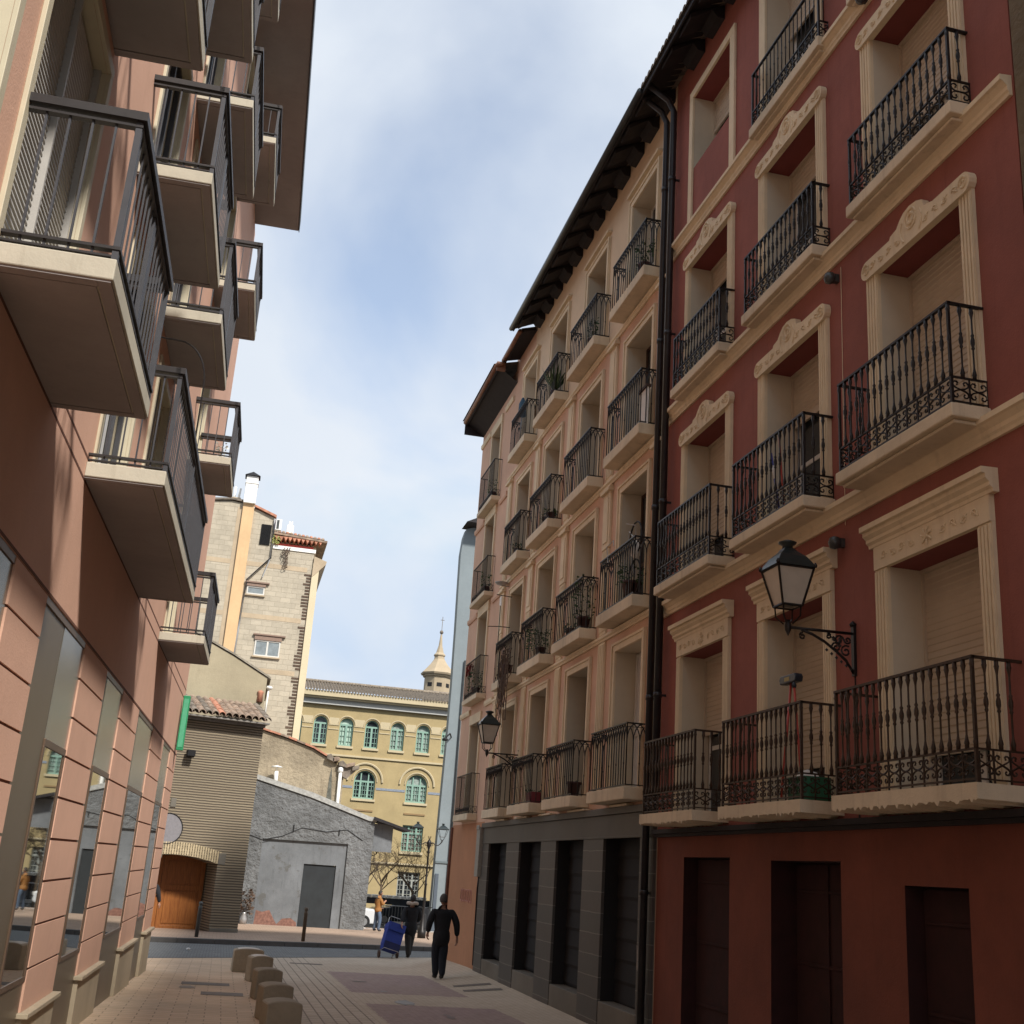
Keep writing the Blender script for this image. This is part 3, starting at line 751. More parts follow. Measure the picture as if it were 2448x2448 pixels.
# pilasters between the windows
for k, yc in enumerate((15.5, 18.01, 20.72, 23.37, 26.1)):
    for (za, zb, kind) in ((2.9, 5.39, 'f'), (5.52, 7.0, 'f'), (7.0, 8.11, 'p'), (8.24, 9.6, 'f'), (9.6, 10.85, 'p')):
        mb = MB(); w_ = .17
        if kind == 'f':
            mb.box(XR, XR-.03, yc-w_, yc+w_, za, zb-.002)
            for i in range(4): y = yc-w_+(i+.5)*w_/2; mb.box(XR-.0302, XR-.045, y-.022, y+.022, za+.05, zb-.04)
        else:
            mb.box(XR, XR-.045, yc-w_-.02, yc+w_+.02, za, zb-.12); mb.box(XR-.0452, XR-.06, yc-w_+.05, yc+w_-.05, za+.1, zb-.22)
            mb.box(XR, XR-.10, yc-w_-.07, yc+w_+.07, zb-.119, zb-.06); mb.box(XR, XR-.07, yc-w_-.04, yc+w_+.04, zb-.059, zb-.002)
        mb.build('pilaster', M['cream'], bg_, bevel=.004)
for f, proj, zb, zt, rail in ((1, .33, 2.755, 2.93, 3.83), (2, .31, 5.52, 5.70, 6.61), (3, .30, 8.24, 8.42, 9.36), (4, .31, 10.98, 11.16, 12.04)):
    for ya, yb in ((15.72, 17.50), (18.42, 20.22), (21.12, 22.9), (23.7, 25.32)):
        balcony(bg_, XR, ya, yb, proj, zb, zt, rail, 'gothic')
# shop front of dark stone: pillars with pale joints, lintel, sills
for a, b in ((15.23, 15.77), (17.43, 18.48), (20.13, 21.16), (22.84, 23.93), (25.64, 26.44)):
    mb = MB(); mb.box(XR+.27, XR-.045, a+.002, b-.002, -.7, 2.275); mb.build('shop_pillar', M['stone'], bg_, bevel=.006)
mb = MB(); mb.box(XR+.02, XR-.055, BY0+.03, 26.25, 2.276, 2.60); mb.box(XR+.02, XR-.095, BY0+.03, 26.3, 2.601, 2.70)
mb.box(XR-.03, XR-.062, BY0+.04, 26.24, 2.258, 2.29); mb.build('shop_lintel', M['stonetop'], bg_, bevel=.006)
mb = MB()
for i, y in enumerate((16.2, 18.3, 20.4, 22.1, 24.0)): mb.box(XR, XR-.12, y, y+.8+.2*(i % 2), 2.702, 2.735)
mb.build('ledge_fragment', M['slab'], bg_, bevel=.01)
for k, (a, b) in enumerate(shop):
    mb = MB(); mb.box(XR+.27, XR-.035, a, b, -.7, (-.03, -.06, -.07, -.10)[k]); mb.build('sill', M['granite'], bg_, bevel=.008)
    mb = MB(); slats(mb, XR+.22, a+.01, b-.01, -.05, 2.27, step=.29, dep=.02); mb.box(XR+.16, XR+.27, a, a+.04, -.05, 2.27)
    g = mb.build('shop_shutter', M['blackmetal'], bg_)
    if k == 3:
        mb = MB(); mb.box(XR+.17, XR+.2, 24.5, 24.8, 1.0, 1.45); mb.build('notice_board', M['gutter'], g, bevel=.004)
mb = MB()
for i, (dy, z, w_, h_) in enumerate(((0, .9, .16, .5), (.1, .5, .2, .35), (-.08, .1, .12, .4), (.05, .75, .1, .2))):
    y = 15.45+dy; mb.prism([(y, z), (y+w_, z+.04), (y+w_*.9, z+h_*.5), (y+w_*1.05, z+h_), (y+.02, z+h_*.92), (y-.03, z+h_*.4)], XR-.049, XR-.0465, 'x')
mb.build('torn_poster', M['paper'], bg_)
eave(bg_, 15.18, 24.35, 14.28, 14.0, 5.0, tiles=False, gut=M['gutter'])
eave(bg_, 24.36, 26.15, 14.1, 14.0, 5.23, tiles=False, gut=M['copper'], raf=False)
# drain pipes on the party wall
for y, z0 in ((15.33, -.4), (15.02, 2.4)):
    dp = MB(); dp.tube([(XR-.12, y, z0), (XR-.12, y, 13.6), (XR-.22, y, 13.8), (5.05, y, 14.0)], .052, 8)
    for z in (1.5, 4.1, 6.9, 9.6, 12.3):
        if z > z0: dp.lathe([(.064, 0), (.064, .07)], (XR-.12, y, z), 8); dp.box(XR-.08, XR, y-.012, y+.012, z+.02, z+.05)
    dp.build('drain_pipe', M['pipe'], bg_ if y > 15.18 else red)
# white-grey meter cabinet on the corner pillar
mb = MB(); mb.box(XR-.13, XR-.001, 26.27, 26.62, 1.55, 2.62); mb.box(XR-.15, XR-.131, 26.29, 26.6, 2.56, 2.66); o = mb.build('meter_box', plain('grey_box', (.26, .25, .22), .6), bg_, bevel=.01)
mb = MB(); mb.tube([(XR-.05, 26.45, 1.55), (XR-.05, 26.5, 1.3), (XR-.04, 26.46, -.3)], .02, 6); mb.build('conduit', M['pipe'], o)

# ================================================================== corner building
sb = thing('apartment_building', 'narrow salmon corner building with a brown gutter and one column of plain iron balconies', 'building')
SY0, SY1 = 26.43, 30.35
st = {1: 5.15, 2: 7.92, 3: 10.45, 4: 12.97}; sf = {1: 2.95, 2: 5.78, 3: 8.32, 4: 10.83}
ops = [(27.75, 28.85, sf[f], st[f], .35, 1, 1) for f in (1, 2, 3, 4)]
mb = MB(); facade(mb, XR-.001, SY0, SY1, -1.0, 13.9, ops, mats=(0, 1, 1), cellmat=[(SY0, SY1, -1.0, 2.75, 2)])
body(mb, XR-.001, XR+7, SY0, SY1, -1.0, 13.9, 'x0', 0)
mb.build('wall', [M['salmon'], M['reveal'], M['salmon2']], sb)
for f in (1, 2, 3, 4):
    mb = MB(); c = (27.75, 28.85); w_ = .1; zt = st[f]
    mb.box(XR, XR-.04, c[0]-w_, c[0], sf[f]-.1, zt); mb.box(XR, XR-.04, c[1], c[1]+w_, sf[f]-.1, zt); mb.box(XR, XR-.05, c[0]-w_-.02, c[1]+w_+.02, zt+.001, zt+.24)
    fr = mb.build('window_frame', M['cream'], sb, bevel=.004)
    french_door(sb, XR+.33, c[0]+.01, c[1]-.01, sf[f]+.01, zt-.01, M['darkwood'] if f % 2 else M['white'], M['glass'], lower=.4, t=.04)
    za = {1: 2.80, 2: 5.66, 3: 8.21, 4: 10.71}[f]
    balcony(sb, XR, 27.38, 29.18, .24, za, sf[f], {1: 3.89, 2: 6.72, 3: 9.25, 4: 11.84}[f], 'plain')
for z in (5.45, 8.0, 10.55, 13.1):
    mb = MB(); pf = ((0, 0), (.03, 0), (.05, .05), (.05, .12), (0, .13)); cm = M['cream'] if z > 13 or z < 6 else M['salmon']
    cornice(mb, XR-.002, SY0+.01, 27.3, z, prof=pf); mb.build('cornice', cm, sb)
    mb = MB(); cornice(mb, XR-.002, 29.1, SY1-.01, z, prof=pf); mb.build('cornice', cm, sb)
mb = MB(); mb.face([(XR, 26.2, 13.5), (XR, 30.3, 13.5), (5.06, 30.3, 13.84), (5.06, 26.2, 13.84)]); mb.box(5.05, 5.09, 26.2, 30.3, 13.76, 13.9); mb.box(5.03, XR, 30.28, 30.34, 13.5, 13.9)
mb.build('eave', M['roofdark'], sb)
mb = MB(); mb.tube([(5.03, 26.1, 13.85), (5.03, 30.3, 13.85)], .06, 8); mb.tube([(5.2, 26.1, 13.9), (5.03, 26.1, 13.85)], .06, 8); mb.box(5.02, 5.24, 26.12, 26.2, 13.72, 13.95); mb.build('gutter', M['copper'], sb)
mb = MB(); mb.face([(4.95, 26.2, 13.9), (4.95, 30.35, 13.9), (XR+7, 30.35, 16), (XR+7, 26.2, 16)][::-1]); mb.build('roof', M['tilegrey'], sb)
mb = MB(); mb.tube([(XR-.02, 30.30, 2.7), (XR-.03, 30.32, 1.2), (XR-.03, 30.3, -.9)], .045, 6); mb.build('drain_pipe', M['groove'], sb)
mb = MB()   # faded tag on the wall
for i in range(5):
    y = 27.3+i*.28
    mb.tube([(XR-.006, y, .95), (XR-.006, y+.05, 1.22), (XR-.006, y+.16, 1.25), (XR-.006, y+.18, 1.0), (XR-.006, y+.05, .98)], .012, 4)
mb.build('graffiti', M['pinkgraf'], sb)
# ================================================================== left building (local frame: +x to the street, y along the wall)
LX, LY = -1.21, 24.17
lb = thing('apartment_building', 'peach apartment building on the left with concrete balconies, steel railings and tall tinted shop windows', 'building', (LX, LY, 0), -.0244)
def ly(Y): return Y-LY
Lm = []
YS = -24.17-8      # local near end
pil = [(-6, 1.4), (4.6, 5.9), (7.98, 9.18), (11.3, 12.95), (14.57, 16.5), (18.8, 20.95), (22.62, 24.17)]
doors = []   # (Ya, Yb, za, zb, kind)
doors += [(6.05, 7.75, 4.76, 7.1, 'louvre'), (10.0, 11.6, 4.76, 7.0, 'curtain'), (12.9, 14.3, 4.76, 7.0, 'dark'), (17.95, 19.1, 4.76, 6.9, 'cream')]
doors += [(6.05, 7.75, 7.56, 9.8, 'curtain'), (9.95, 11.4, 7.56, 9.8, 'curtain'), (12.75, 14.25, 7.56, 9.8, 'curtain'), (18.0, 19.05, 7.56, 9.75, 'cream')]
doors += [(9.7, 11.1, 10.26, 12.5, 'curtain'), (12.5, 13.9, 10.26, 12.5, 'curtain'), (17.6, 18.7, 10.26, 12.5, 'dark')]
doors += [(12.4, 13.8, 12.98, 14.9, 'curtain'), (17.3, 18.6, 12.98, 14.9, 'curtain')]
doors += [(3.2, 5.5, 4.9, 14.5, 'cream2')]
ops = [(ly(a), ly(b), c, d, .16, 1, 1) for a, b, c, d, k in doors]
mb = MB()
facade(mb, 0, YS, 0, 3.45, 15.2, ops, out=1, mats=(0, 1, 1))
mb.face([(-.3, YS, 3.45), (0, YS, 3.45), (0, 0, 3.45), (-.3, 0, 3.45)][::-1], 0)
mb.face([(0, 0, -1.2), (-9, 0, -1.2), (-9, 0, 15.2), (0, 0, 15.2)][::-1], 0)
mb.face([(-9, YS, -1.2), (0, YS, -1.2), (0, YS, 15.2), (-9, YS, 15.2)], 0)
mb.face([(-9, YS, 15.2), (0, YS, 15.2), (0, 0, 15.2), (-9, 0, 15.2)], 0)
mb.face([(-9, YS, -1.2), (-9, YS, 15.2), (-9, 0, 15.2), (-9, 0, -1.2)], 0)
mb.build('wall', [M['peach'], M['creampanel']], lb)
# string grooves
mb = MB()
for z in (4.56, 4.745): mb.box(-.02, .0025, YS, -.002, z-.011, z+.011)
mb.box(-.02, .0025, YS, -.002, 3.452, 3.475)
mb.build('groove', M['groove'], lb)
# ground floor: pillars of plaster blocks, plinths, glazing
joints = [.24, .60, .96, 1.32, 1.68, 2.04, 2.40, 2.75, 3.11, 3.45]
for a, b in pil:
    mb = MB(); g = .011
    for z0, z1 in zip(joints[:-1], joints[1:]):
        mb.box(-.12, 0, ly(a), ly(b), z0+g, z1-g, 0)
    mb.box(-.30, -.014, ly(a)+.014, ly(b)-.014, .2, 3.45, 1)
    mb.build('pillar', [M['peach'], M['groove']], lb)
    mb = MB(); mb.box(-.3, .03, ly(a)-.02, ly(b)+.02, -1.0, .205); mb.box(-.3, .075, ly(a)-.06, ly(b)+.06, .206, .25)
    mb.build('plinth', M['plinth'], lb, bevel=.006)
bays = [(1.4, 4.6, 0), (5.9, 7.98, 5.95), (9.18, 11.3, 10.2), (12.95, 14.57, 13.15), (16.5, 18.8, 16.75), (20.95, 22.62, 21.15)]
for a, b, m0 in bays:
    mb = MB(); xg = -.02
    mb.box(xg-.08, xg, ly(a), ly(b), -1.0, .50, 0)                 # metal base
    mb.box(xg-.08, xg, ly(a), ly(m0), .50, 3.45, 0) if m0 > a else None
    mb.box(xg-.08, xg+.012, ly(m0), ly(b), 2.40, 2.46, 1)          # transom
    mb.box(xg-.08, xg+.012, ly(m0), ly(m0)+.05, .50, 2.40, 1)
    mb.box(xg-.08, xg+.012, ly(m0)+.05, ly(b), .50, .545, 1)
    mb.box(xg-.08, xg+.012, ly(b)-.05, ly(b), .545, 2.40, 1)
    mb.box(xg-.08, xg+.014, ly(a), ly(b), 3.39, 3.45, 1)
    f = mb.build('shop_window_frame', [M['bronze'], M['bronze2']], lb, bevel=.003)
    mb = MB(); mb.box(xg-.02, xg+.001, ly(m0)+.05, ly(b)-.05, .54, 2.41); mb.build('pane', M['pane'], f)
    mb = MB(); mb.box(xg-.02, xg+.004, ly(m0), ly(b), 2.462, 3.388); mb.build('spandrel_panel', M['panetop'], f)
# doors and windows above
for a, b, c, d, kind in doors:
    ya, yb = ly(a), ly(b)
    mb = MB()
    # surround standing a little proud
    mb.box(0, .03, ya-.09, ya, c, d); mb.box(0, .03, yb, yb+.09, c, d); mb.box(0, .03, ya-.09, yb+.09, d+.001, d+.09)
    fr = mb.build('window_frame', M['creampanel'], lb, bevel=.004)
    if kind == 'cream2':
        mb = MB(); mb.box(-.15, -.1, ya, yb, c, d); mb.box(-.15, -.06, (ya+yb)/2-.05, (ya+yb)/2+.05, c, d); mb.build('panel', plain('bronze_grey_panel', (.24, .235, .20), .6), fr); continue  # panel in one even bronze-grey
    if kind == 'louvre':
        mb = MB(); slats(mb, -.09, ya+.03, (ya+yb)/2-.02, c+.03, d-.03, 1, .045, .010); slats(mb, -.09, (ya+yb)/2+.02, yb-.03, c+.03, d-.03, 1, .045, .010)
        for y in (ya+.012, (ya+yb)/2, yb-.012): mb.box(-.1, -.04, y-.015, y+.015, c, d)
        mb.build('shutter', M['louver'], fr); continue
    mb = MB(); w = .05
    for y in (ya+w/2, ya+(yb-ya)*.36, ya+(yb-ya)*.68, yb-w/2): mb.box(-.12, -.07, y-w/2, y+w/2, c, d)
    for z in (c, d-w): mb.box(-.118, -.072, ya+w, yb-w, z, z+w)
    dd = mb.build('door', M['steel'] if kind == 'curtain' else M['creampanel'], lb, bevel=.003)
    mb = MB()
    if kind == 'curtain':
        mb.box(-.145, -.125, ya, ya+(yb-ya)*.66, c, d, 0); mb.box(-.145, -.125, ya+(yb-ya)*.68, yb, c, d, 1)
        mb.build('pane', [M['curtain'], M['creampanel']], dd)
    elif kind == 'cream': mb.box(-.145, -.125, ya, yb, c, d); mb.build('pane', M['creampanel'], dd)
    else: mb.box(-.145, -.125, ya, yb, c, d); mb.build('pane', M['glass'], dd)
# balconies
BL = [(6.0, 8.12, 4.57, 4.71, 5.66), (9.7, 14.5, 4.57, 4.71, 5.67), (17.42, 19.4, 4.57, 4.70, 5.67),
      (5.6, 7.87, 7.35, 7.50, 8.43), (9.5, 11.55, 7.38, 7.51, 8.43), (12.42, 14.43, 7.39, 7.52, 8.5), (17.37, 19.08, 7.36, 7.49, 8.42),
      (9.3, 11.3, 10.07, 10.2, 10.97), (12.15, 14.18, 10.1, 10.22, 10.98), (17.1, 19.0, 10.22, 10.34, 11.1),
      (12.0, 13.82, 12.7, 12.85, 13.55), (16.86, 18.83, 12.8, 12.92, 13.55)]
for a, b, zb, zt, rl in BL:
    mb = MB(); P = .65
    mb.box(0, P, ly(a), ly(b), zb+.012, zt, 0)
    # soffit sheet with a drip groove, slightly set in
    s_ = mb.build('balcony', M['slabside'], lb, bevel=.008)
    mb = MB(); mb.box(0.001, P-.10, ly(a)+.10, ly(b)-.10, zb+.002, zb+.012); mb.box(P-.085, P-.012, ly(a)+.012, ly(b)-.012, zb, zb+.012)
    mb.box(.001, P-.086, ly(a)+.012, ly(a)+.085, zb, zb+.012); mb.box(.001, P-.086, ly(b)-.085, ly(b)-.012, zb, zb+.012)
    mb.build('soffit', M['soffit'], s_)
    r = MB(); rail_flat(r, 0, ly(a)+.04, ly(b)-.04, P-.02, 1, zt, rl); r.build('railing', [M['steeldark'], M['steel']], s_)
# iron divider screen with a rounded top between the two flats on the long balcony
mb = MB(); Y = ly(12.1)
mb.tube([(.60, Y, 4.75), (.60, Y, 6.45)]+[(.28+.32*math.cos(t), Y, 6.5+.48*math.sin(t)) for t in [i*math.pi/18 for i in range(10)]]+[(.02, Y, 6.99)], .010, 5)
for x in (.15, .3, .45): mb.tube([(x, Y, 4.8), (x, Y, 6.5)], .006, 4)
mb.box(.0, .6, Y-.01, Y+.01, 4.78, 4.82); mb.box(0, .6, Y-.008, Y+.008, 5.1, 5.13); mb.build('divider_screen', M['steeldark'], lb)
# projecting roof slab
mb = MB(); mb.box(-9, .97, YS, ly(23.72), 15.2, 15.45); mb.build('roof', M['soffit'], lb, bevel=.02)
mb = MB(); mb.box(.971, .99, YS, ly(23.72), 15.18, 15.47); mb.build('roof_edge', M['steeldark'], lb)

# green sign box at the far corner
gs = thing('sign', 'slim green sign box fixed edge-on to the far corner of the peach building', 'sign', (0, 0, 0))
mb = MB(); c_, s_ = math.cos(-.0244), math.sin(-.0244)
gx = LX+.012; gs.location = (gx, 23.45, 3.5)
mb.box(0, .13, -.06, .06, .0, 1.05); mb.build('case', M['green'], gs, bevel=.01)
mb = MB(); mb.box(.02, .11, -.066, -.061, .06, .99); mb.build('face_panel', plain('pale_green_face', (.08, .35, .2), .4), gs)
gs.rotation_euler = (0, 0, -.0244)

# ================================================================== far side of the cross street
A16 = R(16)
# brick gate building: local x along its face to the right, y into the building
gb = thing('gate_building', 'narrow thin-brick gate building with clay tile eave and arched wooden door', 'building', (-.08, 40.96, 0), A16)
def arch_ops(): pass
mb = MB(); uL, uR, zt, zb = -7.5, .80, 6.0, -1.0
dL, dR, dz = -3.1, -.15, 1.32
# face around a segmental opening
N = 12; arc = [(dL+(dR-dL)*i/N, dz+.22*(1-((2*i/N-1)**2))) for i in range(N+1)]
mb.face([(uL, 0, zb), (dL, 0, zb), (dL, 0, zt), (uL, 0, zt)], 0); mb.face([(dR, 0, zb), (uR, 0, zb), (uR, 0, zt), (dR, 0, zt)], 0)
for (x0, z0), (x1, z1) in zip(arc[:-1], arc[1:]):
    mb.face([(x0, 0, z0), (x1, 0, z1), (x1, 0, zt), (x0, 0, zt)], 0)
    mb.face([(x0, 0, z0), (x0, 1.3, z0), (x1, 1.3, z1), (x1, 0, z1)], 0)
mb.face([(dL, 0, zb), (dL, 1.3, zb), (dL, 1.3, dz), (dL, 0, dz)], 0); mb.face([(dR, 1.3, zb), (dR, 0, zb), (dR, 0, dz), (dR, 1.3, dz)], 0)
mb.face([(uR, 0, zb), (uR, 6, zb), (uR, 6, zt), (uR, 0, zt)], 0); mb.face([(uL, 6, zb), (uL, 0, zb), (uL, 0, zt), (uL, 6, zt)], 0)
mb.build('wall', M['thinbrick'], gb)
mb = MB()   # upright bricks over the door
for i in range(38):
    x = dL-.1+i*.083; 
    if x > dR+.12: break
    t = max(0, min(1, (x-dL)/(dR-dL))); z = dz+.22*(1-((2*t-1)**2)); mb.box(x, x+.055, -.022, .02, z+.01, z+.40)
mb.build('lintel', plain('upright_brick', (.42, .34, .21), .85, 0, .3, 9), gb)
mb = MB(); mb.box(dR-.0, dR+.24, -.03, .01, dz-.0, dz+.36); mb.box(-2.32, -2.0, -.03, .01, dz+.1, dz+.55); mb.box(-1.98, -1.8, -.03, .01, 3.02, 3.3); mb.build('stone_block', M['granite'], gb, bevel=.01)
mb = MB(); mb.box(dR+.01, uR+.02, -.03, .02, -.95, -.66); mb.build('plinth', M['granite'], gb, bevel=.02)
mb = MB(); n = 24; mb.prism([(-1.95+.46*math.cos(2*math.pi*i/n), 2.34+.46*math.sin(2*math.pi*i/n)) for i in range(n)], -.012, .02, 'y'); mb.build('blind_roundel', plain('grey_blue_plaster', (.20, .19, .20), .8), gb)
mb = MB(); mb.tube([(-1.95+.48*math.cos(2*math.pi*i/n), -.012, 2.34+.48*math.sin(2*math.pi*i/n)) for i in range(n)], .02, 4, True); mb.build('roundel_rim', M['blackmetal'], gb)
# door leaves with framed panels
for k, (x0, x1) in enumerate(((-3.05, -1.63), (-1.62, -.20))):
    mb = MB(); y = 1.23; st_ = .13
    mb.box(x0, x1, y, y+.05, -.86, 1.5)
    for a_, b_ in ((x0, x0+st_), (x1-st_, x1)): mb.box(a_, b_, y-.03, y-.001, -.86, 1.5)
    for z in (-.86, .42, 1.37): mb.box(x0+st_, x1-st_, y-.029, y-.001, z, z+.16)
    for z0, z1 in ((-.66, .38), (.62, 1.33)):
        mb.box(x0+st_+.05, x1-st_-.05, y-.018, y-.001, z0+.03, z1)
        nb_ = 4
        for i in range(1, nb_): xx = x0+st_+.05+(x1-x0-2*st_-.1)*i/nb_; mb.box(xx-.008, xx+.008, y-.024, y-.0185, z0+.06, z1-.03)
    o = mb.build('door', M['wood'], gb, bevel=.006)
    if k == 0: h = MB(); h.lathe([(.0, 0), (.03, .01), (.03, .03), (0, .04)], (x1-.07, y-.05, .2), 8); h.build('handle', M['iron'], o)
mb = MB(); mb.box(-3.05, -.16, .1, 1.29, -.99, -.85); mb.build('threshold', plain('red_wood_sill', (.36, .12, .05), .6), gb)
# tiled eave
mb = MB(); mb.box(uL, uR+.08, -.42, .3, 5.98, 6.04); mb.box(uL, uR+.03, -.12, .1, 5.90, 5.979); mb.build('eave', plain('grey_eave_board', (.20, .185, .165), .8, 0, .3), gb, bevel=.01)
rb = MB(); r_ = .128
for i in range(36):
    x = uR-.02-i*.228; rows = 4
    rnd = random.Random(i); mi = rnd.choice((0, 0, 1, 2, 0, 2))
    for k in range(rows):
        y0 = -.52+k*.42+rnd.uniform(-.02, .02); z0 = 6.10+k*.42*.36+.012*k
        base = []
        for kk, (yy, zz_, rr) in enumerate(((y0, z0, r_*1.02), (y0+.50, z0+.50*.36, r_*.84))):
            for j in range(9): t = math.pi*j/8; base.append((x+rr*math.cos(t), yy, zz_+rr*math.sin(t)))
            for j in range(9): t = math.pi*(8-j)/8; base.append((x+rr*.82*math.cos(t), yy, zz_+rr*.82*math.sin(t)))
        n = 18; fs = [(j, (j+1) % n, (j+1) % n+n, j+n) for j in range(n)]+[tuple(range(n-1, -1, -1))]
        rb.add(base, fs, mi, False)
    # channel tile between
    base = []
    for yy, zz_ in ((-.48, 6.10), (1.4, 6.10+1.88*.36)):
        for j in range(7): t = math.pi+math.pi*j/6; base.append((x-.114+r_*.8*math.cos(t), yy, zz_+.03+r_*.45*math.sin(t)))
    rb.add(base, [(j, j+1, j+8, j+7) for j in range(6)], 0, True)
rb.build('roof', [M['tile'], M['tilered'], M['tilegrey']], gb)
# flood light over the door
fl = thing('wall_light', 'small dark floodlight on the thin-brick wall below the tile eave', 'wall light', (-1.62, 40.48, 4.7), A16)
mb = MB(); mb.prism([(-.32, .18), (-.30, -.02), (-.12, -.06), (-.06, .16)], -.13, .13, 'x'); mb.build('housing', M['blackmetal'], fl, bevel=.01)
mb = MB(); mb.box(-.02, .02, -.12, 0, .02, .06); mb.box(-.04, .04, -.015, .02, -.02, .12); mb.build('bracket', M['iron'], fl)

# ochre stucco house wall behind the gate building
m1 = thing('house', 'ochre stucco house gable rising right behind the tiled roof of the gate building', 'building', (0, 42.6, 0))
P = [(-14, -1), (.62, -1), (.62, 7.84), (-.65, 8.50), (-1.57, 8.92), (-2.5, 9.36), (-5, 10.5), (-14, 10.5)]
mb = MB(); mb.prism(P, .0, 6.5, 'y'); mb.build('wall', M['m1'], m1)
mb = MB(); n = len(P)
rr = [(.75, 7.80), (-.65, 8.54), (-1.57, 8.96), (-2.5, 9.41), (-5, 10.56)]
mb.prism(rr+[(p[0], p[1]+.07) for p in rr[::-1]], -.05, 6.5, 'y'); mb.build('roof_edge', plain('grey_coping', (.27, .24, .19), .9, 0, .3, 8, .4), m1)
mb = MB(); mb.lathe([(.05, 0), (.13, .05), (.13, .12), (.02, .15)], (.72, .3, 7.45), 8); mb.tube([(.72, .3, 7.5), (.70, .3, 6.4)], .035, 6); mb.build('downpipe', M['whitep'], m1)
mb = MB(); mb.lathe([(.11, 0), (.09, .3), (.12, .36), (.03, .42)], (.45, -.02, 6.95), 8); mb.build('chimney_pot', M['tilered'], m1)

# weathered lower house behind the grey one
m2 = thing('house', 'low weathered ochre house with a sloping terracotta roof edge and a white downpipe', 'building', (0, 52.7, 0))
P = [(-1.5, -1.2), (4.62, -1.2), (4.62, 5.62), (4.28, 5.80), (3.16, 6.36), (2.02, 6.70), (.8, 7.0), (-1.5, 7.6)]
mb = MB(); mb.prism(P, 0, 8, 'y'); mb.build('wall', M['m2'], m2)
rnd = random.Random(3); mb = MB()
ln = [(.6, 7.08), (2.02, 6.75), (3.16, 6.41), (4.3, 5.85)]
for (x0, z0), (x1, z1) in zip(ln[:-1], ln[1:]):
    k = int((x1-x0)/.3)
    for i in range(k):
        a_, b_ = i/k, (i+1)/k
        mb.prism([(x0+(x1-x0)*a_, z0+(z1-z0)*a_), (x0+(x1-x0)*b_-.01, z0+(z1-z0)*b_), (x0+(x1-x0)*b_, z0+(z1-z0)*b_+.07+rnd.random()*.03), (x0+(x1-x0)*a_, z0+(z1-z0)*a_+.08)], -.12, .5, 'y', rnd.choice((0, 1, 1)))
mb.build('roof_edge', [M['tile'], M['tilered']], m2)
mb = MB()
for i, (x, z, w_, t) in enumerate(((3.95, 6.05, .34, .35), (4.2, 5.95, .3, -.2), (4.5, 5.8, .34, .2), (4.85, 5.72, .4, -.45), (5.1, 5.62, .3, -.3))):
    mb.prism([(x-w_/2, z-.06), (x+w_/2, z-.06-t*.3), (x+w_/2, z+.08-t*.3), (x, z+.17), (x-w_/2, z+.10)], -.25, .35, 'y', i % 2)
mb.prism([(4.5, 5.3), (4.75, 5.2), (5.1, 5.55), (5.2, 5.8), (4.5, 5.75)], -.1, .3, 'y', 0)
mb.build('roof_tile', [M['tilegrey'], M['tile']], m2, bevel=.01)
mb = MB(); mb.lathe([(.05, 0), (.12, .06), (.12, .2), (.09, .26)], (4.45, -.12, 5.42), 8); mb.tube([(4.45, -.12, 5.5), (4.47, -.12, 3.0)], .075, 8); mb.build('downpipe', M['whitep'], m2)
mb = MB(); mb.prism([(3.95, 4.0), (4.2, 4.1), (4.1, 5.3), (4.05, 5.65), (4.0, 5.2)], -.012, 0, 'y'); mb.build('damp_stain', M['dampstain'], m2)
mb = MB(); mb.tube([(1.68, -.5, 4.7), (1.66, -.5, 5.25)], .09, 8); mb.lathe([(.0, .0), (.24, .0), (.22, .03), (.0, .08)], (1.66, -.5, 5.42), 8); mb.tube([(1.66, -.5, 5.2), (1.66, -.5, 5.45)], .02, 4); mb.build('vent_pipe', M['whitep'], m2)

# grey rendered lean-to
g_ = thing('shed_building', 'single-storey rough grey rendered building with sloping parapet and dark metal door', 'building', (0, 51.3, 0))
P = [(.2, -1.4), (6.0, -1.4), (6.05, 3.42), (5.75, 3.42), (3.24, 4.2), (.76, 4.82), (.2, 4.96)]
ops_ = (3.24, 4.60, 1.50)
mb = MB()
# outer face with a recessed smooth panel
rec = (1.42, 5.0, 2.38)
mb.prism([(.2, -1.4), (1.42, -1.4), (1.42, 4.65), (.2, 4.96)], 0, 5, 'y', 0)
mb.prism([(5.0, -1.4), (6.0, -1.4), (6.05, 3.42), (5.75, 3.42), (5.0, 3.655)], 0, 5, 'y', 0)
mb.prism([(1.42, 2.40), (5.0, 2.42), (5.0, 3.655), (3.24, 4.2), (1.42, 4.65)], 0, 5, 'y', 0)
mb.build('wall', M['greyrender'], g_)
mb = MB(); mb.box(1.42, 3.24, .10, .3, -1.4, 2.42); mb.box(4.60, 5.0, .10, .3, -1.4, 2.42); mb.box(3.24, 4.6, .10, .3, 1.5, 2.42); mb.build('recessed_panel', M['greysmooth'], g_)
mb = MB(); mb.box(3.25, 4.59, .16, .2, -1.3, 1.49); mb.build('door', M['darkdoor'], g_)
mb = MB(); mb.prism([(.05, 4.99), (3.24, 4.21), (5.8, 3.43), (6.12, 3.43), (6.12, 3.58), (5.78, 3.62), (3.3, 4.42), (.05, 5.18)], -.06, 5.1, 'y'); mb.build('parapet_coping', plain('grey_coping_2', (.36, .36, .34), .9, 0, .25, 9, .5), g_)
mb = MB(); rnd = random.Random(5)
P = [(1.45, -1.2), (1.5, -.45), (1.75, -.5), (2.05, -.42), (2.25, -.75), (2.4, -.95), (2.6, -.72), (2.95, -.68), (3.2, -.85), (3.22, -1.2)]
mb.prism(P, .092, .0999, 'y'); mb.build('exposed_brick', M['barebrick'], g_)
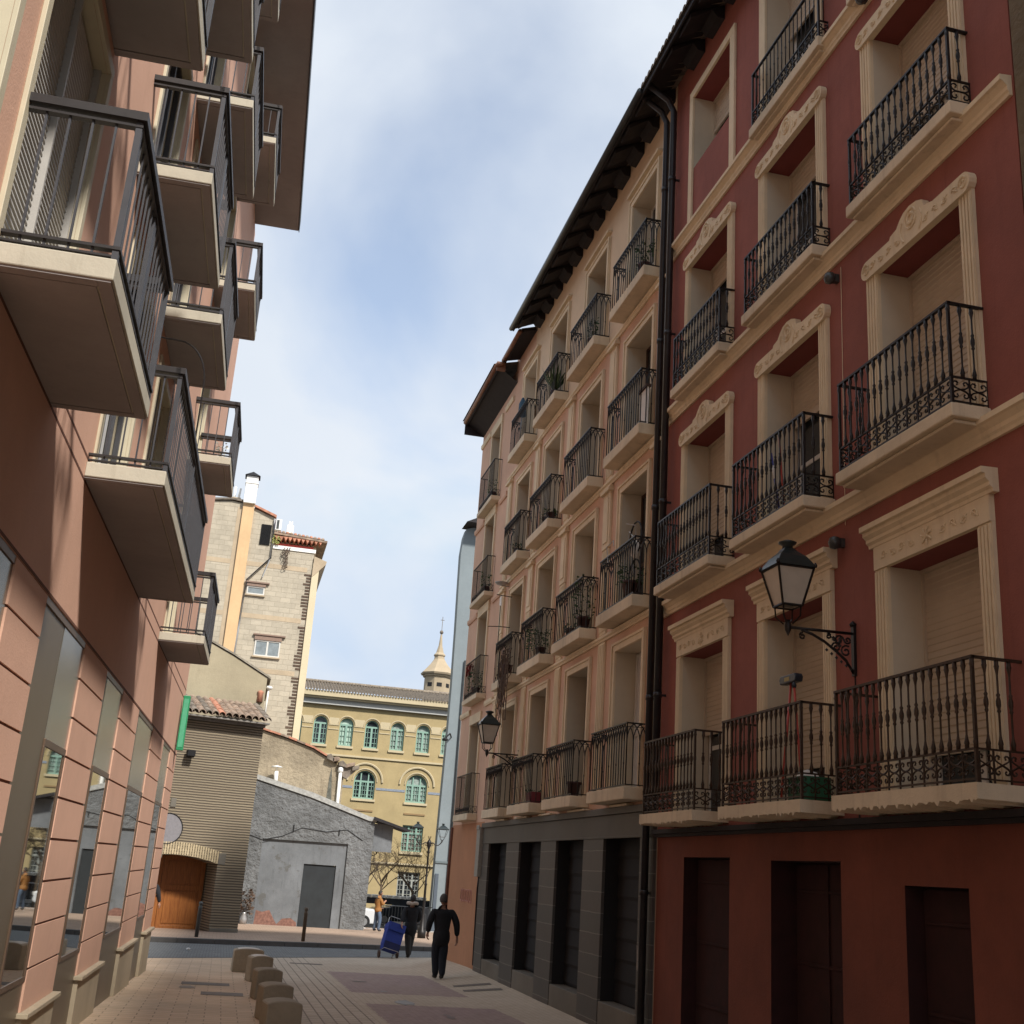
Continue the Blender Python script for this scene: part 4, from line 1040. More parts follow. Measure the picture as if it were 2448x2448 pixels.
mb = MB(); P = [(1.9+.0, -.30), (2.2, -.42), (2.6, -.35), (3.0, -.3), (3.2, -.1), (3.1, .25), (2.7, .1), (2.4, .28), (2.1, .05)]
mb = MB(); mb.tube([(.35, -.02, 2.6), (.9, -.02, 2.5), (1.4, -.02, 2.35), (2.2, -.02, 2.55), (3.0, -.02, 2.95), (4.0, -.02, 2.85), (4.9, -.02, 3.0), (5.6, -.02, 2.6)], .012, 4)
mb.box(2.62, 2.66, -.04, 0, 2.75, 3.05); mb.box(4.55, 4.59, -.04, 0, 2.75, 2.98); mb.build('cable', M['blackmetal'], g_)
mb = MB(); mb.box(6.0, 6.9, .3, .5, 2.2, 3.35); mb.build('side_panel', M['greysmooth'], g_)
mb = MB(); mb.prism([(5.95, 3.50), (7.55, 3.1), (7.6, 3.18), (6.0, 3.62)], -.2, 1.6, 'y'); mb.build('canopy', M['roofdark'], g_)

# tall block-masonry tenement
t_ = thing('apartment_building', 'tall pale block-masonry tenement side wall with small windows, orange flue and roof terrace', 'building', (0, 56, 0))
P = [(-14, -2), (2.3, -2), (2.3, 14.9), (2.3, 16.2), (.28, 16.3), (.2, 17.66), (-.89, 18.05), (-1.42, 18.22), (-1.97, 18.28), (-3.28, 18.1), (-8, 17.0), (-14, 16)]
mb = MB(); mb.prism(P, 0, 10, 'y'); mb.build('wall', M['block'], t_)
mb = MB()
for z in (15.24, 12.68, 10.1):
    for a_, b_ in ((-3.2, -1.67), (-.87, 2.05)):
        mb = MB(); mb.box(a_, b_, -.01, 0, z-.12, z+.11); mb.build('floor_band', M['band'], t_)
mb = MB(); mb.box(-1.42, -.88, -.14, 0, 5, 18.2); mb.build('flue', M['pilaster'], t_)
mb = MB(); mb.box(-1.66, -1.43, -.012, 0, 6, 18.0); mb.build('flue_shadow_strip', M['band'], t_)
mb = MB(); mb.box(-1.44, -.86, -.3, .3, 18.2, 19.2); mb.box(-1.47, -.83, -.33, .33, 19.2, 19.26); mb.box(-1.44, -.86, -.3, .3, 19.26, 19.6); mb.build('chimney', M['whitep'], t_, bevel=.02)
mb = MB(); mb.add([(-1.52, -.4, 19.61), (-.78, -.4, 19.61), (-.78, .4, 19.61), (-1.52, .4, 19.61), (-1.15, 0, 19.92)], [(0,3,2,1),(0,1,4),(1,2,4),(2,3,4),(3,0,4)]); mb.build('chimney_cowl', M['blackmetal'], t_)
mb = MB(); mb.tube([(-1.95, .6, 18.2), (-1.92, .6, 19.2)], .06, 6); mb.tube([(-1.74, .6, 18.2), (-1.68, .6, 19.15)], .06, 6); mb.build('vent_pipe', M['whitep'], t_)
mb = MB(); mb.box(-2.05, -1.6, .3, .9, 18.2, 18.58); mb.build('chimney_base', M['band'], t_)
mb = MB(); mb.box(.86, 1.2, 2.5, 3.0, 17.7, 18.12); mb.box(.93, 1.0, 2.6, 2.9, 18.12, 18.35); mb.box(1.06, 1.13, 2.6, 2.9, 18.12, 18.35); mb.build('chimney', M['whitep'], t_)
mb = MB(); mb.box(2.3, 2.62, -.1, 10, -2, 15.6); mb.build('corner_strip', M['rightstrip'], t_)
mb = MB(); rnd = random.Random(11)
z = 6.6
while z < 15.0:
    mb.box(2.06-(.12 if rnd.random() < .4 else 0), 2.299, -.03, 0, z, z+.08); z += .155
    if 12.4 < z < 12.7 or 9.9 < z < 10.2: z += .3
mb.build('toothed_brick', plain('dark_toothing_brick', (.10, .065, .045), .9, 0, .3), t_)
mb = MB(); mb.prism([(2.32, 15.95), (2.95, 15.75), (2.92, 15.6), (2.45, 15.05), (2.3, 14.9)], -.12, 8, 'y'); mb.build('cornice', M['band'], t_)
# upper terrace storey set back
mb = MB(); mb.box(.3, 2.45, 2.2, 9, 16.0, 17.1); mb.build('terrace_wall', M['rightstrip'], t_)
mb = MB(); mb.box(.45, 2.3, 2.0, 2.19, 16.2, 16.95); mb.build('awning', M['awning'], t_)
mb = MB(); mb.box(.27, 2.36, -.05, .15, 16.12, 16.3); mb.build('terrace_parapet', M['whitep'], t_)
rb = MB(); 
for i in range(13):
    x = .3+i*.2; base = []
    for yy, zz_ in ((1.5, 17.42-.012*i), (5.5, 18.0-.012*i)):
        for j in range(7): t = math.pi*j/6; base.append((x+.095*math.cos(t), yy, zz_+.095*math.sin(t)))
    rb.add(base, [(j+7, j+8, j+1, j) for j in range(6)]+[tuple(range(7))], i % 2, True)
rb.prism([(.2, 17.30), (2.95, 17.15), (2.95, 17.25), (.2, 17.42)], 1.52, 6, 'y', 0)
for i in range(11): rb.prism([(.3+i*.22, 17.22), (.42+i*.22, 17.0), (.52+i*.22, 17.22)], 1.55, 2.2, 'y', 1)
rb.build('roof', [M['tile'], M['tilered']], t_)
mb = MB(); mb.prism([(-.86, 18.1), (.25, 17.68), (.25, 17.8), (-.86, 18.2)], -.15, 9, 'y'); mb.prism([(-8, 17.02), (-3.28, 18.14), (-1.97, 18.32), (-1.45, 18.28), (-1.45, 18.38), (-1.97, 18.42), (-3.28, 18.24), (-8, 17.12)], -.12, 9, 'y', 1); mb.build('roof_edge', [M['tilered'], M['tilegrey']], t_)
def smallwin(x0, x1, z0, z1, box=.2, mull=True):
    mb = MB(); w = .06
    mb.box(x0, x1, -.05, .0, z0, z0+w); mb.box(x0, x1, -.05, 0, z1-w, z1); mb.box(x0, x0+w, -.049, 0, z0, z1); mb.box(x1-w, x1, -.049, 0, z0, z1)
    if mull: mb.box((x0+x1)/2-w*.7, (x0+x1)/2+w*.7, -.049, 0, z0+w, z1-w)
    f = mb.build('window', M['white'], t_)
    g = MB(); g.box(x0+w, x1-w, -.02, -.005, z0+w, z1-w); g.build('pane', plain('grey_window_pane', (.22, .25, .26), .15, 0, .2, 4, 0), f)
    g = MB(); g.box(x0-.04, x1+.04, -.09, 0, z1+.002, z1+box); g.box(x0-.12, x1+.2, -.14, 0, z1+box+.002, z1+box+.07); g.build('shutter_box', plain('brown_shutter_box', (.24, .16, .12), .7), f)
    g = MB(); g.box(x0-.08, x1+.05, -.1, 0, z0-.07, z0-.002); g.build('sill', M['band'], f)
smallwin(-.70, .14, 13.72, 14.12, .16, False); smallwin(.02, 1.22, 10.78, 11.55, .22)
mb = MB(); mb.box(-.41, .08, -.04, 0, 16.25, 17.28)
for i in range(12): mb.tube([(-.4+i*.04, -.07, 16.25), (-.36+i*.04, -.07, 17.28)], .008, 4)
mb.build('dark_trellis', M['blackmetal'], t_)
mb = MB(); mb.box(.26, .54, -.35, -.05, 17.0, 17.55); o = mb.build('air_conditioner', M['whitep'], t_, bevel=.01)
mb = MB(); mb.box(.3, .42, -.36, -.351, 17.05, 17.5); mb.build('grille', M['gutter'], o)
mb = MB(); mb.tube([(.18, -.1, 17.6), (.22, -.1, 15.6), (-.76, -.1, 14.4), (-.84, -.1, 12.0), (-.95, -.1, 8.5)], .05, 6); mb.tube([(.2, -.1, 15.55), (-.05, -.1, 14.6)], .03, 5); mb.build('downpipe', M['galv'], t_)
mb = MB(); rnd = random.Random(9)
for i in range(34):
    x, z = .95+rnd.gauss(0, .08), 16.3-rnd.random()*.95; mb.tube([(x, -.1, z), (x+rnd.uniform(-.1, .1), -.16, z-.12), (x+rnd.uniform(-.14, .14), -.14, z-.25)], .014, 4)
for i in range(30):
    x, z = .32+rnd.uniform(-.12, .2), 16.4+rnd.random()*.4; mb.tube([(x, -.1, z), (x+rnd.uniform(-.1, .1), -.16, z-.1)], .02, 4, mi=1)
mb.build('hanging_plant', [M['deadleaf'], plain('yellow_green_leaf', (.25, .26, .07), .7)], t_)

# blue-grey house beyond the corner
bl = thing('house', 'tall plain blue-grey rendered house wall standing behind the salmon corner building', 'building', (0, 56, 0))
q_ = 56/42
def q2(x, z): return (x*q_, (z-1.65)*q_+1.65)
P = [(9.57, -3)]+[(30, -3), (30, q2(0, 14.3)[1])]+[q2(x, z) for x, z in ((7.62, 14.3), (7.36, 14.2), (7.28, 13.9), (7.22, 13.2), (7.24, 11.9), (7.27, 10.3), (7.29, 8.1), (7.28, 6.3), (7.25, 4.5), (7.22, 2.7), (7.2, .5))]
mb = MB(); mb.prism(P, 0, .6, 'y'); mb.box(14, 30, .6, 14, -3, 18.4); mb.build('wall', M['blueedge'], bl)
mb = MB(); mb.prism([q2(7.25, 14.32), q2(8.6, 15.0), (30, q2(0, 15.0)[1]), (30, q2(0, 14.6)[1]), q2(8.6, 14.3)], -.9, .6, 'y'); mb.build('eave', M['roofdark'], bl)
mb = MB(); mb.box(9.62, 30, -.05, 0, q2(0, 1.86)[1], q2(0, 1.93)[1]); mb.build('string_course', plain('slate_course', (.12, .15, .16), .8), bl)
mb = MB(); mb.box(9.66, 9.82, -.06, 0, -2, q2(0, 1.5)[1]); mb.build('pipe_casing', plain('slate_blue_paint', (.07, .09, .115), .6), bl)
mb = MB(); mb.tube([(10.3, -.08, 11.6), (10.3, -.08, -2)], .08, 6); mb.build('downpipe', M['gutter'], bl)
mb = MB(); mb.tube([(9.9, 0, 7.8), (9.7, -.7, 7.9), (9.45, -.9, 7.65)], .035, 4); mb.lathe([(.1, 0), (.17, .06), (.03, .16)], (9.45, -.9, 7.52), 6); mb.build('bracket_lamp', M['blackmetal'], bl)

# yellow school-like building
yb_ = thing('school_building', 'long yellow brick building with mint-green arched windows and grey tile roof behind the square', 'building', (0, 95, 0))
X0, X1 = -14, 34
def ywall():
    mb = MB()
    row1 = [(cx, .56, 10.62, 12.3) for cx in (1.9, 4.0, 6.05+.0, 8.15, 10.22, 12.33, 14.45, 16.55, 18.65, 20.8)]
    row2 = [(cx, .86, 6.62, 7.98) for cx in (5.85, 10.05, 14.28, 18.5)]
    mb.add([], [])
    arches = [(cx, w, zb, zs, w) for cx, w, zb, zs in row1]+[(cx, w, zb, zs, w) for cx, w, zb, zs in row2]
    rects = [(cx-.84, cx+.84, 2.85, 4.85) for cx in (5.85, 10.05, 14.28, 18.5)]+[(cx-.88, cx+.88, -.75, 1.28) for cx in (5.85, 10.05, 14.28, 18.5)]
    boxes = [(a[0]-a[1], a[0]+a[1], a[2], a[3]+a[4]) for a in arches]+rects
    xs_ = sorted({X0, X1, *[b[0] for b in boxes], *[b[1] for b in boxes]}); zs_ = sorted({-2.5, 14.0, *[b[2] for b in boxes], *[b[3] for b in boxes]})
    for i in range(len(xs_)-1):
        for j in range(len(zs_)-1):
            a_, b_, c_, d_ = xs_[i], xs_[i+1], zs_[j], zs_[j+1]; mx, mz = (a_+b_)/2, (c_+d_)/2
            if any(q[0] < mx < q[1] and q[2] < mz < q[3] for q in boxes): continue
            mb.face([(a_, 0, c_), (b_, 0, c_), (b_, 0, d_), (a_, 0, d_)], 0)
    for cx, w, zb, zs, r in arches:     # spandrels + reveals
        n = 10; pts = [(cx+w*math.cos(math.pi*i/n), zs+r*math.sin(math.pi*i/n)) for i in range(n+1)]
        for s_ in (0, 1):
            seg = pts[:n//2+1] if s_ == 0 else pts[n//2:]
            corner = (cx+w, zs+r) if s_ == 0 else (cx-w, zs+r)
            for p, q in zip(seg[:-1], seg[1:]): mb.face([(p[0], 0, p[1]), (corner[0], 0, corner[1]), (q[0], 0, q[1])][::1], 0)
        loop = [(cx+w, zb)]+pts+[(cx-w, zb)]
        for p, q in zip(loop, loop[1:]+loop[:1]): mb.face([(p[0], 0, p[1]), (q[0], 0, q[1]), (q[0], .35, q[1]), (p[0], .35, p[1])], 0)
    for a_, b_, c_, d_ in rects:
        loop = [(b_, c_), (b_, d_), (a_, d_), (a_, c_)]
        for p, q in zip(loop, loop[1:]+loop[:1]): mb.face([(p[0], 0, p[1]), (q[0], 0, q[1]), (q[0], .35, q[1]), (p[0], .35, p[1])], 0)
    mb.face([(X0, 0, -2.5), (X0, 0, 14), (X0, 12, 14), (X0, 12, -2.5)]); mb.face([(X1, 0, -2.5), (X1, 12, -2.5), (X1, 12, 14), (X1, 0, 14)])
    mb.build('wall', M['yellow'], yb_)
    k = 0
    for cx, w, zb, zs, r in arches:
        if cx > 17.3 or cx < 3.5: continue
        mb = MB(); n = 12; big = w > .7; t = .10
        out_ = [(cx+w*math.cos(math.pi*i/n), zs+r*math.sin(math.pi*i/n)) for i in range(n+1)]
        inn = [(cx+(w-t)*math.cos(math.pi*i/n), zs+(r-t)*math.sin(math.pi*i/n)) for i in range(n+1)]
        for i in range(n): mb.prism([out_[i], out_[i+1], inn[i+1], inn[i]], .18, .26, 'y')
        mb.box(cx-w, cx-w+t, .18, .26, zb, zs); mb.box(cx+w-t, cx+w, .18, .26, zb, zs); mb.box(cx-w+t, cx+w-t, .18, .26, zs-.07, zs+.07); mb.box(cx-w+t, cx+w-t, .18, .26, zb, zb+.12)
        for q in ((-.3, .3) if big else (0,)): mb.box(cx+q*1.0-.08, cx+q+.08, .17, .27, zb+.12, zs-.07); 
        for q in ((-.3, .3) if big else ()): mb.box(cx+q-.05, cx+q+.05, .18, .26, zs+.07, zs+math.sqrt(max(0, r*r-q*q))-.06)
        for q in ([-.6, -.1, .1, .6] if big else [-.3, .3]): mb.box(cx+q-.018, cx+q+.018, .2, .24, zb+.1, zs)
        nz = 4
        for i in range(1, nz): z = zb+(zs-zb)*i/nz; mb.box(cx-w+t, cx+w-t, .2, .24, z-.018, z+.018)
        f = mb.build('window', M['mint'], yb_)
        g = MB(); g.face([(cx-w, .3, zb), (cx+w, .3, zb)]+[(p[0], .3, p[1]) for p in out_])
        g.build('pane', [M['glass'], plain('pale_green_blind', (.40, .52, .44), .6), plain('grey_net_curtain', (.25, .30, .27), .6, 0, .35, 6)][(0 if abs(cx-6.05) < .3 or abs(cx-10.22) < .3 else 1 if abs(cx-8.15) < .3 else 2)], f)
        mb = MB(); tr = [(cx+(w+.13)*math.cos(math.pi*i/n), -.03, zs+(r+.13)*math.sin(math.pi*i/n)) for i in range(n+1)]
        mb.tube(tr, .05, 5)
        if big: mb.tube([(cx+(w+.55)*math.cos(math.pi*i/16), -.05, zs+.0+(r+.55)*math.sin(math.pi*i/16)) for i in range(17)], .085, 5)
        mb.box(cx-w-.1, cx+w+.1, -.12, .1, zb-.18, zb-.002); mb.build('window_surround', M['yellowtrim'], yb_)
    for a_, b_, c_, d_ in rects:
        cx = (a_+b_)/2
        if cx > 17.3: continue
        dark = d_ < 2
        mb = MB(); t = .1
        for q0, q1 in ((a_, a_+t), (b_-t, b_), (cx-.38, cx-.24), (cx+.24, cx+.38)): mb.box(q0, q1, .18, .26, c_, d_)
        for z in (c_, c_+(d_-c_)*.68, d_-t): mb.box(a_+t, b_-t, .181, .259, z, z+t)
        for i in range(1, 6): z = c_+(d_-c_)*i/6; mb.box(a_+t, b_-t, .2, .24, z-.018, z+.018)
        for q in (-.6, 0, .6): mb.box(cx+q-.018, cx+q+.018, .2, .24, c_, d_)
        f = mb.build('window', M['mint'] if not dark else plain('grey_joinery', (.30, .31, .28), .5), yb_)
        g = MB(); g.box(a_, b_, .29, .3, c_, d_); g.build('pane', M['glass'] if dark else plain('brown_net_curtain', (.20, .17, .15), .6, 0, .4, 8), f)
        mb = MB(); mb.box(a_-.1, b_+.1, -.15, .1, c_-.22, c_-.02); mb.build('window_surround', M['yellowtrim'], yb_)
        if not dark:
            mb = MB(); mb.box(a_-.02, b_+.02, -.06, 0, 5.65, 5.78); mb.build('moulding', plain('brown_moulding', (.26, .17, .08), .8), yb_)
ywall()
mb = MB()
mb.box(X0, X1, -.75, .1, 14.38, 14.8); mb.box(X0, X1, -.55, .1, 14.22, 14.378)
mb.build('cornice', M['yellowtrim'], yb_)
mb = MB(); mb.box(X0, X1, -.25, .1, 13.86, 14.218); mb.box(X0, X1, -.32, .1, 13.78, 13.858); mb.build('frieze', plain('grey_frieze', (.42, .42, .40), .8), yb_)
mb = MB(); mb.box(X0, X1, -.12, 0, 9.78, 9.92); mb.box(X0, X1, -.15, 0, 1.80, 1.93)
for cx in (5.0, 7.1, 9.18, 11.28, 13.4, 15.5):
    mb.box(cx-.42, cx+.42, -.05, 0, 12.2, 12.28); mb.box(cx-.42, cx+.42, -.05, 0, 11.85, 11.93); mb.box(cx-.40, cx+.40, -.02, 0, 12.29, 12.8)
mb.build('string_course', M['yellowtrim'], yb_)
mb = MB(); 
for a_, b_ in ((11.0, 13.35), (15.25, 16.5), (6.8, 9.1)): mb.box(a_, b_, -.03, 0, 7.38, 7.56); 
mb.build('tile_band', M['bluetile'], yb_)
rb = MB(); n = 200; wv = (X1-X0)/n; base = []
for yy, zz_ in ((-.85, 14.82), (3.6, 16.1)):
    for i in range(n*4+1): base.append((X0+i*wv/4, yy, zz_+.09*math.sin(i*math.pi/2)))
k = n*4+1; rb.add(base, [(i+1+0, i, i+k, i+k+1)[::-1] for i in range(k-1)], 0, False)
rb.tube([(X0, 3.6, 16.15), (X1, 3.6, 16.15)], .14, 6)
tm, tn, tb = new_mat('rows_of_grey_tile'); pp = pos(tn, (1, 1, 1)); vz_ = noise(tn, pos(tn, (4, 1.2, 4)), 2.4, 5, .7)
tn.links.new(mixc(tn, mapr(tn, vz_, .35, .65, 0, 1), (.10, .085, .07), (.34, .28, .21)), tb.inputs['Base Color']); tb.inputs['Roughness'].default_value = .9
rb.build('roof', tm, yb_)

# spire of a church tower further away
sp_ = thing('church_tower', 'octagonal pale ochre church lantern with a pointed spire, ball and cross above the tile roof', 'tower', (20.86, 130, 0))
a8 = math.pi/8
mb = MB(); mb.lathe([(1.55, 0), (1.55, 22.4), (1.75, 22.5), (1.75, 22.7)], (0, 0, 0), 8, sm=False, a0=a8)
mb.build('drum', M['spire'], sp_)
mb = MB()
for i in range(8):
    t = i*math.pi/4; mb.box(-.001, 0, 0, 0, 0, 0) if False else None
mb.lathe([(1.95, 22.7), (2.05, 22.9), (1.6, 23.35), (.95, 24.1), (.62, 24.6), (.58, 24.9), (.68, 25.0), (.68, 25.12), (.45, 25.35), (.22, 26.2), (.10, 27.5)], (0, 0, 0), 8, sm=False, a0=a8)
mb.build('spire', M['spire'], sp_)
mb = MB(); mb.lathe([(.0, 27.5), (.16, 27.6), (.22, 27.75), (.16, 27.95), (0, 28.0)], (0, 0, 0), 10); mb.tube([(0, 0, 28), (0, 0, 29.6)], .035, 5); mb.tube([(-.22, 0, 29.2), (.22, 0, 29.2)], .035, 5); mb.build('cross', M['tilegrey'], sp_)
mb = MB()
for i in (4, 5, 6, 7):
    t = i*math.pi/4-math.pi/2*0+a8*2; x, y = 1.45*math.cos(t), 1.45*math.sin(t)
    ux, uy = -math.sin(t), math.cos(t)
    for z0, z1 in ((21.3, 21.75),):
        P = [(x-ux*.3, y-uy*.3), (x+ux*.3, y+uy*.3)]
        mb.add([(P[0][0], P[0][1], z0), (P[1][0], P[1][1], z0), (P[1][0], P[1][1], z1), (P[0][0], P[0][1], z1)], [(0, 1, 2, 3)])
mb.build('opening', M['blackmetal'], sp_)
# ================================================================== street lamps
def lantern(parent, c, s=1.0, glass=True, taper=(.255, .14)):
    """four-sided street lantern hanging above point c; half widths top/bottom"""
    x, y, z = c; tp, bt = taper[0]*s*.72, taper[1]*s*.72
    z0, z1 = z+.20*s, z+.56*s
    mb = MB()
    cs = [(1, 1), (-1, 1), (-1, -1), (1, -1)]
    for i, (a_, b_) in enumerate(cs):
        mb.tube([(x+a_*bt, y+b_*bt, z0), (x+a_*tp, y+b_*tp, z1)], .011*s, 4)
        mb.tube([(x+a_*.03*s, y+b_*.03*s, z+.03*s), (x+a_*.085*s, y+b_*.085*s, z+.10*s), (x+a_*bt*.9, y+b_*bt*.9, z0)], .008*s, 4)
        a2, b2 = cs[(i+1) % 4]
        mb.tube([(x+a_*bt, y+b_*bt, z0), (x+a2*bt, y+b2*bt, z0)], .012*s, 4); mb.tube([(x+a_*tp, y+b_*tp, z1), (x+a2*tp, y+b2*tp, z1)], .014*s, 4)
        mb.lathe([(.012*s, 0), (.022*s, .02*s), (.006*s, .05*s)], (x+a_*tp*1.05, y+b_*tp*1.05, z1), 6)
    mb.lathe([(.0, -.09*s), (.03*s, -.03*s), (.035*s, .02*s), (.02*s, .07*s)], (x, y, z), 8)
    mb.build('frame', M['iron'], parent)
    # curved pyramid roof and vent
    mb = MB(); prof = [(tp*1.10, z1+.005), (tp*.93, z1+.06*s), (tp*.72, z1+.12*s), (tp*.38, z1+.18*s), (.05*s, z1+.21*s)]
    V = []
    for r, zz_ in prof:
        for a_, b_ in cs: V.append((x+a_*r, y+b_*r, zz_))
    F = [(i*4+j, i*4+(j+1) % 4, (i+1)*4+(j+1) % 4, (i+1)*4+j) for i in range(4) for j in range(4)]+[(3, 2, 1, 0), (16, 17, 18, 19)]
    mb.add(V, F); mb.lathe([(.055*s, 0), (.05*s, .04*s), (.085*s, .06*s), (.09*s, .075*s), (.04*s, .095*s)], (x, y, z1+.20*s), 10)
    mb.build('hood', plain('dark_lamp_hood', (.035, .045, .045), .3, .4, .1, 10, 0), parent)
    if glass:
        mb = MB(); k = .95; V = [(x+a_*bt*k, y+b_*bt*k, z0+.01) for a_, b_ in cs]+[(x+a_*tp*k, y+b_*tp*k, z1-.012) for a_, b_ in cs]
        mb.add(V, [(0, 1, 5, 4), (1, 2, 6, 5), (2, 3, 7, 6), (3, 0, 4, 7)]); mb.build('lamp_glass', M['lampglass'], parent)
def wall_lamp(y, z, label, arm=.70):
    t = thing('wall_lamp', label, 'street lamp', (XR, y, z), 0, 'iron lanterns on scroll brackets'); xw = -.015
    mb = MB()
    mb.box(-.03, 0, -.025, .025, -.36, .12); mb.lathe([(.03, 0), (.04, .02), (.0, .06)], (-.02, 0, .12), 6)
    mb.tube([(-.02, 0, .05), (-arm, 0, .04)], .014, 6)
    mb.tube([(-.02, 0, -.34), (-.10, 0, -.22), (-.2, 0, -.14), (-.32, 0, -.06), (-.45, 0, .0), (-.56, 0, .03)], .014, 6)
    for cx, cz, r, a0, d in ((-.17, -.03, .055, 0, 1), (-.28, .0, .03, 2, -1), (-.10, -.13, .06, 1, 1), (-.55, -.03, .035, 1.5, 1), (-.2, -.10, .05, 3, -1), (-.08, -.02, .04, 3, 1)):
        mb.tube([(u, 0, v_) for u, v_ in spiral(cx, cz, r, 1.3, a0, d, 12)], .010, 5)
    for i in range(6): mb.lathe([(.0, -.018), (.018, 0), (0, .018)], (-.05-.05*i, 0, -.30+.033*i), 5)
    for i in range(9):
        rnd = random.Random(i); cx, cz = -.14-rnd.random()*.1, -.09+rnd.random()*.08; mb.lathe([(0, -.02), (.022, 0), (0, .02)], (cx, rnd.uniform(-.012, .012), cz), 5)
    mb.build('bracket', M['iron'], t); lantern(t, (-arm, 0, .04), 1.0); return t
wall_lamp(9.9, 4.02, 'nearer black iron bracket lantern with frosted panes, on the dark red wall')
wall_lamp(23.42, 3.94, 'black iron bracket lantern on the salmon building above the shop front')
# cable under the near bracket and camera domes on the red facade
mb = MB(); mb.tube([(XR-.01, 9.90, 3.66), (XR-.012, 9.89, 3.2), (XR-.01, 9.88, 2.35)], .007, 4); mb.build('cable', M['pipe'], red)
mb = MB(); mb.tube([(XR-.01, 10.02, 5.2), (XR-.01, 10.0, 8.1)], .004, 4); mb.build('cable', M['cream'], red)
for k, (y, z) in enumerate(((10.08, 5.02), (10.08, 7.99), (9.28, 11.0))):
    mb = MB(); mb.lathe([(0, -.07), (.05, -.05), (.065, 0), (.05, .05), (0, .07)], (XR-.10, y, z), 10); mb.box(XR-.08, XR, y-.03, y+.03, z-.04, z+.05); mb.build('camera_dome', M['gutter'], red)

# double street lamp beyond the corner
tl = thing('street_lamp', 'tall black lamp post with two lanterns on scroll arms standing past the salmon corner building', 'street lamp', (7.6, 46, gz(7.6, 46)+.13))
H_ = 2.75-(gz(7.6, 46)+.13)
mb = MB(); mb.lathe([(.16, 0), (.16, .25), (.10, .32), (.08, .8), (.055, .9), (.045, 1.9), (.065, 1.95), (.04, 2.0), (.035, H_-.55), (.07, H_-.5), (.03, H_-.42), (.08, H_-.25), (.09, H_-.12), (.02, H_)], (0, 0, 0), 10)
for i in range(5): t = i*1.25; mb.tube([(0, 0, H_-.05), (.07*math.cos(t), .07*math.sin(t), H_+.1)], .008, 4)
mb.build('post', M['iron'], tl)
for sgn in (-1, 1):
    mb = MB(); mb.tube([(0, 0, H_-.2), (sgn*.14, 0, H_-.13), (sgn*.24, 0, H_-.2), (sgn*.36, 0, H_-.22), (sgn*.46, 0, H_-.13), (sgn*.5, 0, H_-.02)], .02, 6)
    mb.tube([(u, 0, v_) for u, v_ in spiral(sgn*.12, H_-.22, .06, 1.2, 1, sgn, 10)], .012, 4)
    arm = mb.build('arm', M['iron'], tl); 
    lantern(arm, (sgn*.5, 0, H_-.05), .78, glass=False, taper=(.33, .17))

# ================================================================== bollards
def bollard(x, y, rz, label, white):
    t = thing('stone_bollard', label, 'bollard', (x, y, gz(x, y)+.004), rz, 'squat stone bollards in a row on the paving')
    w_, d_, h_ = (.30 if white == 2 else .205), .19, .40; n = 9
    P = [(-w_, 0), (w_, 0), (w_*.97, h_)]+[(w_*.97*math.cos(math.pi*i/n), h_+.045*math.sin(math.pi*i/n)) for i in range(1, n)]+[(-w_*.97, h_)]
    mb = MB(); mb.prism(P, -d_, d_, 'y'); mb.build('block', M['bollard'], t, bevel=.016)
    if white:
        mb = MB(); Q = [(w_*.85*math.cos(math.pi*i/n), h_+.008+.043*math.sin(math.pi*i/n)) for i in range(1, n)]
        mb.prism(Q+[(q[0], q[1]-.012) for q in Q[::-1]], -d_*.86, d_*.86, 'y'); mb.build('sunlit_top', M['bollardtop'], t, bevel=.004)  # thin pale cap: sunlight on the top, painted as colour
    return t
for i, (x, y, lab, wht) in enumerate(((.70, 25.2, 'farthest and widest squat stone bollard, with sunlight painted on its top', 2), (.86, 22.9, 'second farthest squat stone bollard, with sunlight painted on its top', 1),
        (.87, 19.5, 'middle one of the five squat stone bollards, mossy brown', 0), (.87, 16.62, 'squat stone bollard just behind the one cut by the bottom edge', 0), (.84, 14.3, 'nearest squat stone bollard, cut by the bottom edge of the photo', 0))):
    bollard(x, y, R((3, 12, 9, 10, 8)[i]), lab, wht)
for x, y, lab in ((-.52, 36.5, 'slim dark grey metal post on the kerb in front of the wooden door'), (2.60, 37.5, 'slim brown metal post on the kerb in front of the grey building')):
    t = thing('metal_bollard', lab, 'bollard', (x, y, gz(x, y)+.135), 0, 'thin metal posts along the far kerb')
    mb = MB(); mb.lathe([(.055, 0), (.055, .78), (.065, .80), (.045, .84), (.045, .88), (.06, .90), (.055, .96), (0, .98)], (0, 0, 0), 12)
    mb.build('post', M['gutter'] if x < 0 else plain('brown_post', (.09, .06, .035), .5), t)

# covers, cracks and patches in the paving
def flat(name, poly, z, mat, label, cat, kindstruct=False):
    mb = MB()
    if len(poly) == 4:
        N = 8; A, B, C_, D_ = [Vector((p[0], p[1], 0)) for p in poly]
        def pt(u, v): q = A.lerp(B, u).lerp(D_.lerp(C_, u), v); return (q.x, q.y, gz(q.x, q.y)+z)
        for i in range(N):
            for j in range(N): mb.face([pt(i/N, j/N), pt((i+1)/N, j/N), pt((i+1)/N, (j+1)/N), pt(i/N, (j+1)/N)])
    else: mb.face([(x, y, gz(x, y)+z) for x, y in poly])
    o = mb.build(name, mat)
    tg(o, label, cat); return o
def rect(x0, x1, y0, y1): return [(x0, y0), (x1, y0), (x1, y1), (x0, y1)]
flat('drain_cover', rect(-.45, .35, 21.5, 22.05), .009, M['manhole'], 'dark elongated drain cover in the tan paving left of the bollards', 'drain cover')
flat('drain_cover', rect(-.1, .55, 19.7, 20.25), .009, M['manhole'], 'grey metal cover strip beside the middle stone bollard', 'drain cover')
